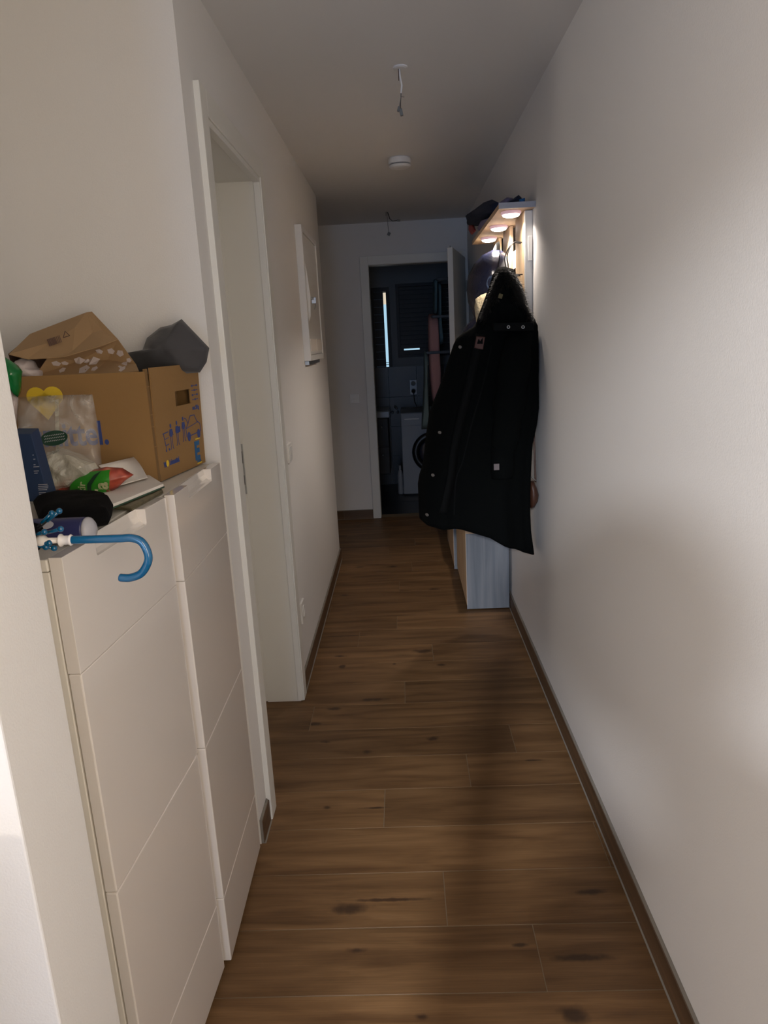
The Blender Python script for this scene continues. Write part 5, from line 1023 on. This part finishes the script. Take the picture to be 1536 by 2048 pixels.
# ================================================================ living room side (behind and beside the camera)
sb = thing('light_blocker', (-0.95, 0.34, 0), 'unseen cream drawer unit added left of the camera to block low lamp light', 'light_blocker')  # unseen furniture added to block the low rays of the warm lamp
m = MB(); m.box((-1.30, 0.06, 0.08), (-0.62, 0.62, 0.98)); obj('body', m, WHITE, sb, bevel=0.004)
m = MB(); m.box((-1.32, 0.04, 0.982), (-0.60, 0.64, 1.005)); obj('top_board', m, WHITE, sb, bevel=0.003)
for k in range(3):
    m = MB(); m.box((-0.622, 0.07, 0.10+k*0.29), (-0.602, 0.61, 0.38+k*0.29)); dw = obj('drawer', m, WHITE, sb, bevel=0.003); m = MB(); m.ball((-0.595, 0.34, 0.24+k*0.29), 0.012); obj('knob', m, STEEL, dw, smooth=True)
for xx in (-1.25, -0.68):
    for yy in (0.11, 0.57): m = MB(); m.cyl((xx, yy, 0), (xx, yy, 0.082), 0.018, 12); obj('leg', m, STEEL, sb)

# ---- the person taking the photograph
SKIN = mat('skin', (0.58, 0.36, 0.26), 0.55); SWEAT = mat('grey_sweater', (0.22, 0.22, 0.24), 0.9, bump=0.4); JEANS = mat('blue_jeans', (0.05, 0.08, 0.15), 0.85); HAIR = mat('brown_hair', (0.06, 0.035, 0.02), 0.6, bump=0.6); SHOE = mat('dark_slipper', (0.03, 0.03, 0.035), 0.8); EYEW = mat('eye_white', (0.8, 0.8, 0.8), 0.2); LIP = mat('lips', (0.45, 0.17, 0.15), 0.5); IRIS = mat('iris', (0.03, 0.02, 0.01), 0.2)
pe = thing('person', (0.0, -0.46, 0), 'person in grey sweater and blue jeans standing and holding up a phone', 'person')
def skin(name, joints, edges, root=0, sub=1, mats=None, pick=None, parent=pe, label=None):
    me = D.meshes.new(name); me.from_pydata([j[0] for j in joints], edges, []); me.update()
    o = D.objects.new(name, me); COL.objects.link(o)
    md = o.modifiers.new('skin', 'SKIN'); md.use_smooth_shade = True
    sv = me.skin_vertices[0].data
    for i, j in enumerate(joints): sv[i].radius = (j[1], j[2] if len(j) > 2 else j[1]); sv[i].use_root = (i == root)
    ss = o.modifiers.new('sub', 'SUBSURF'); ss.levels = sub; ss.render_levels = sub
    dg = bpy.context.evaluated_depsgraph_get(); em = D.meshes.new_from_object(o.evaluated_get(dg)); D.objects.remove(o)
    mb = MB(); mb.add([v.co.copy() for v in em.vertices], [tuple(p.vertices) for p in em.polygons])
    if pick: mb.mi = [pick(sum((mb.v[i] for i in f), Vector())/len(f)) for f in mb.f]
    D.meshes.remove(em)
    return obj(name, mb, mats, parent, smooth=True, label=label)
bx0, by0 = 0.09, -0.56
J = [((bx0, by0, 0.98), .14, .10), ((bx0, by0, 1.12), .125, .09), ((bx0, by0+.005, 1.28), .145, .10), ((bx0, by0, 1.40), .12, .085), ((bx0-.015, by0+.02, 1.47), .055, .05), ((bx0-.06, by0+.11, 1.555), .05, .055)]
E_ = [(0, 1), (1, 2), (2, 3), (3, 4), (4, 5)]
for s in (-1, 1):
    b_ = len(J)
    J += [((bx0-.165, by0, 1.38), .060), ((-.19, by0+.10, 1.14), .046), ((-.175, by0+.17, 1.14), .042), ((-.085, -.095, 1.44), .032), ((-.070, -.065, 1.475), .026)] if s < 0 else [((bx0+.165, by0, 1.38), .060), ((bx0+.235, by0-.02, 1.12), .046), ((bx0+.238, by0-.015, 1.08), .042), ((bx0+.245, by0+.05, .87), .030), ((bx0+.245, by0+.06, .83), .026)]
    E_ += [(3, b_), (b_, b_+1), (b_+1, b_+2), (b_+2, b_+3), (b_+3, b_+4)]
    l_ = len(J)
    J += [((bx0+s*.095, by0, 0.88), .095, .10), ((bx0+s*.105, by0+.01, 0.50), .062), ((bx0+s*.11, by0-.01, 0.12), .042), ((bx0+s*.115, by0+.02, 0.055), .045, .04), ((bx0+s*.125, by0+.14, 0.035), .042, .028)]
    E_ += [(0, l_), (l_, l_+1), (l_+1, l_+2), (l_+2, l_+3), (l_+3, l_+4)]
def pick(c):
    if c.z < 0.085: return 3
    if c.z < 0.98 and c.x < 0.27: return 2
    if c.z > 1.475 and c.y < -0.30: return 0
    if c.y > -0.085 or (c.z < 0.865 and c.x > 0.29 and c.z > 0.80): return 0
    return 1
skin('body', J, E_, mats=[SKIN, SWEAT, JEANS, SHOE], pick=pick)
hc = Vector((0.0, -0.415, 1.625)); hm = MB(); SG_, RG_ = 32, 24
for i in range(RG_+1):
    t = math.pi*i/RG_
    for k in range(SG_):
        a = 2*math.pi*k/SG_; x = math.sin(t)*math.sin(a); y = math.sin(t)*math.cos(a); z = math.cos(t)
        rx = 0.076*(1-0.22*max(0, -z)**1.4); ry = 0.094*(1-0.12*max(0, -z)); rz = 0.118
        p = Vector((x*rx, y*ry, z*rz))
        if y > 0.3 and abs(x) < 0.9:
            p.y += 0.020*math.exp(-((x/0.16)**2+((z+0.12)/0.16)**2))       # nose
            p.y += 0.007*math.exp(-((x/0.30)**2+((z+0.42)/0.10)**2)) + 0.010*math.exp(-((x/0.35)**2+((z+0.85)/0.15)**2))
            p.y -= 0.008*math.exp(-(((abs(x)-0.38)/0.16)**2+((z-0.02)/0.10)**2))
        hm.v.append(hc+p)
hm.f = [(i*SG_+k, i*SG_+(k+1) % SG_, (i+1)*SG_+(k+1) % SG_, (i+1)*SG_+k) for i in range(RG_) for k in range(SG_)]; hm.mi = [0]*len(hm.f)
head = obj('head', hm, SKIN, pe, smooth=True)
for s in (-1, 1):
    m = MB(); m.ball(hc+Vector((s*.031, .076, .004)), .0125); e_ = obj('eye', m, EYEW, head, smooth=True)
    m2 = MB(); m2.ball(hc+Vector((s*.075, -.004, -.004)), .030, sc=(.28, .62, 1)); obj('ear', m2, SKIN, head, smooth=True)
m = MB(); m.ball(hc+Vector((0, .083, -.052)), .022, sc=(1, .35, .32)); obj('mouth', m, LIP, head, smooth=True)
hr = MB()
for i in range(13):
    t = math.pi*0.66*i/12
    for k in range(32):
        a = 2*math.pi*k/32; y = math.cos(a); lim = 1.0 if y < 0.35 else 0.56
        tt = t*lim; nse = 1+0.03*noise.noise(Vector((math.sin(a)*4, y*4, t*4)))
        hr.v.append(hc+Vector((0.086*math.sin(tt)*math.sin(a), 0.103*math.sin(tt)*y-.004, 0.128*math.cos(tt)+.002))*1.0*nse if False else hc+Vector((0.086*math.sin(tt)*math.sin(a)*nse, 0.103*math.sin(tt)*y*nse-.004, (0.128*math.cos(tt)+.002)*nse)))
hr.f = [(i*32+k, i*32+(k+1) % 32, (i+1)*32+(k+1) % 32, (i+1)*32+k) for i in range(12) for k in range(32)]; hr.mi = [0]*len(hr.f)
obj('hair', hr, HAIR, head, smooth=True)
for s in (-1,):      # left hand closed around the phone
    w0 = Vector((s*.070, -.065, 1.475)); pc = Vector((s*.056, -.035, 1.515))
    JH = [((w0.x, w0.y, w0.z), .022, .018), ((pc.x, pc.y-.006, pc.z), .024, .013)]; EH = [(0, 1)]
    for q_, (dz, ln) in enumerate(((.034, .92), (.014, 1.0), (-.006, .94), (-.024, .78))):
        b_ = len(JH); base = pc+Vector((s*.006, .004, dz))
        JH += [(tuple(base), .0095), (tuple(base+Vector((-s*.004, .020*ln, .004))), .0088), (tuple(base+Vector((-s*.020*ln, .028, .005))), .0080), (tuple(base+Vector((-s*.036*ln, .0285, .003))), .0068)]
        EH += [(1, b_), (b_, b_+1), (b_+1, b_+2), (b_+2, b_+3)]
    b_ = len(JH); JH += [(tuple(pc+Vector((-s*.004, -.016, .008))), .0105), (tuple(pc+Vector((-s*.018, -.022, .028))), .0095), (tuple(pc+Vector((-s*.024, -.016, .050))), .0078)]
    EH += [(0, b_), (b_, b_+1), (b_+1, b_+2)]
    skin('hand', JH, EH, mats=[SKIN], sub=1)
wz = Vector((bx0+.245, by0+.06, .83)); pz = wz+Vector((-.002, .014, -.055)); JH = [(tuple(wz), .022, .018), (tuple(pz), .014, .030)]; EH = [(0, 1)]
for q_, (dy, ln) in enumerate(((.028, .92), (.010, 1.0), (-.009, .94), (-.026, .78))):
    b_ = len(JH); base = pz+Vector((0, dy, -.022)); JH += [(tuple(base), .0092), (tuple(base+Vector((-.002, .003, -.026*ln))), .0086), (tuple(base+Vector((-.009, .005, -.048*ln))), .0078), (tuple(base+Vector((-.018, .006, -.066*ln))), .0068)]; EH += [(1, b_), (b_, b_+1), (b_+1, b_+2), (b_+2, b_+3)]
b_ = len(JH); JH += [(tuple(wz+Vector((-.006, .026, -.022))), .0105), (tuple(wz+Vector((-.012, .044, -.046))), .0092), (tuple(wz+Vector((-.016, .050, -.068))), .0076)]; EH += [(0, b_), (b_, b_+1), (b_+1, b_+2)]
skin('hand', JH, EH, mats=[SKIN], sub=1)
ph = thing('phone', (0.0, -0.026, 1.47), 'black phone held upright in the left hand of the standing person', 'phone')
m = MB(); m.box((-0.036, -0.034, 1.430), (0.036, -0.026, 1.578)); obj('case', m, BLKP, ph, bevel=0.003)
m = MB(); m.box((-0.034, -0.0346, 1.434), (0.034, -0.0340, 1.574)); obj('screen', m, WGLASS, ph)
m = MB(); m.cyl((0.012, -0.0262, 1.556), (0.012, -0.0235, 1.556), 0.008, 16); obj('lens', m, BLKP, ph)
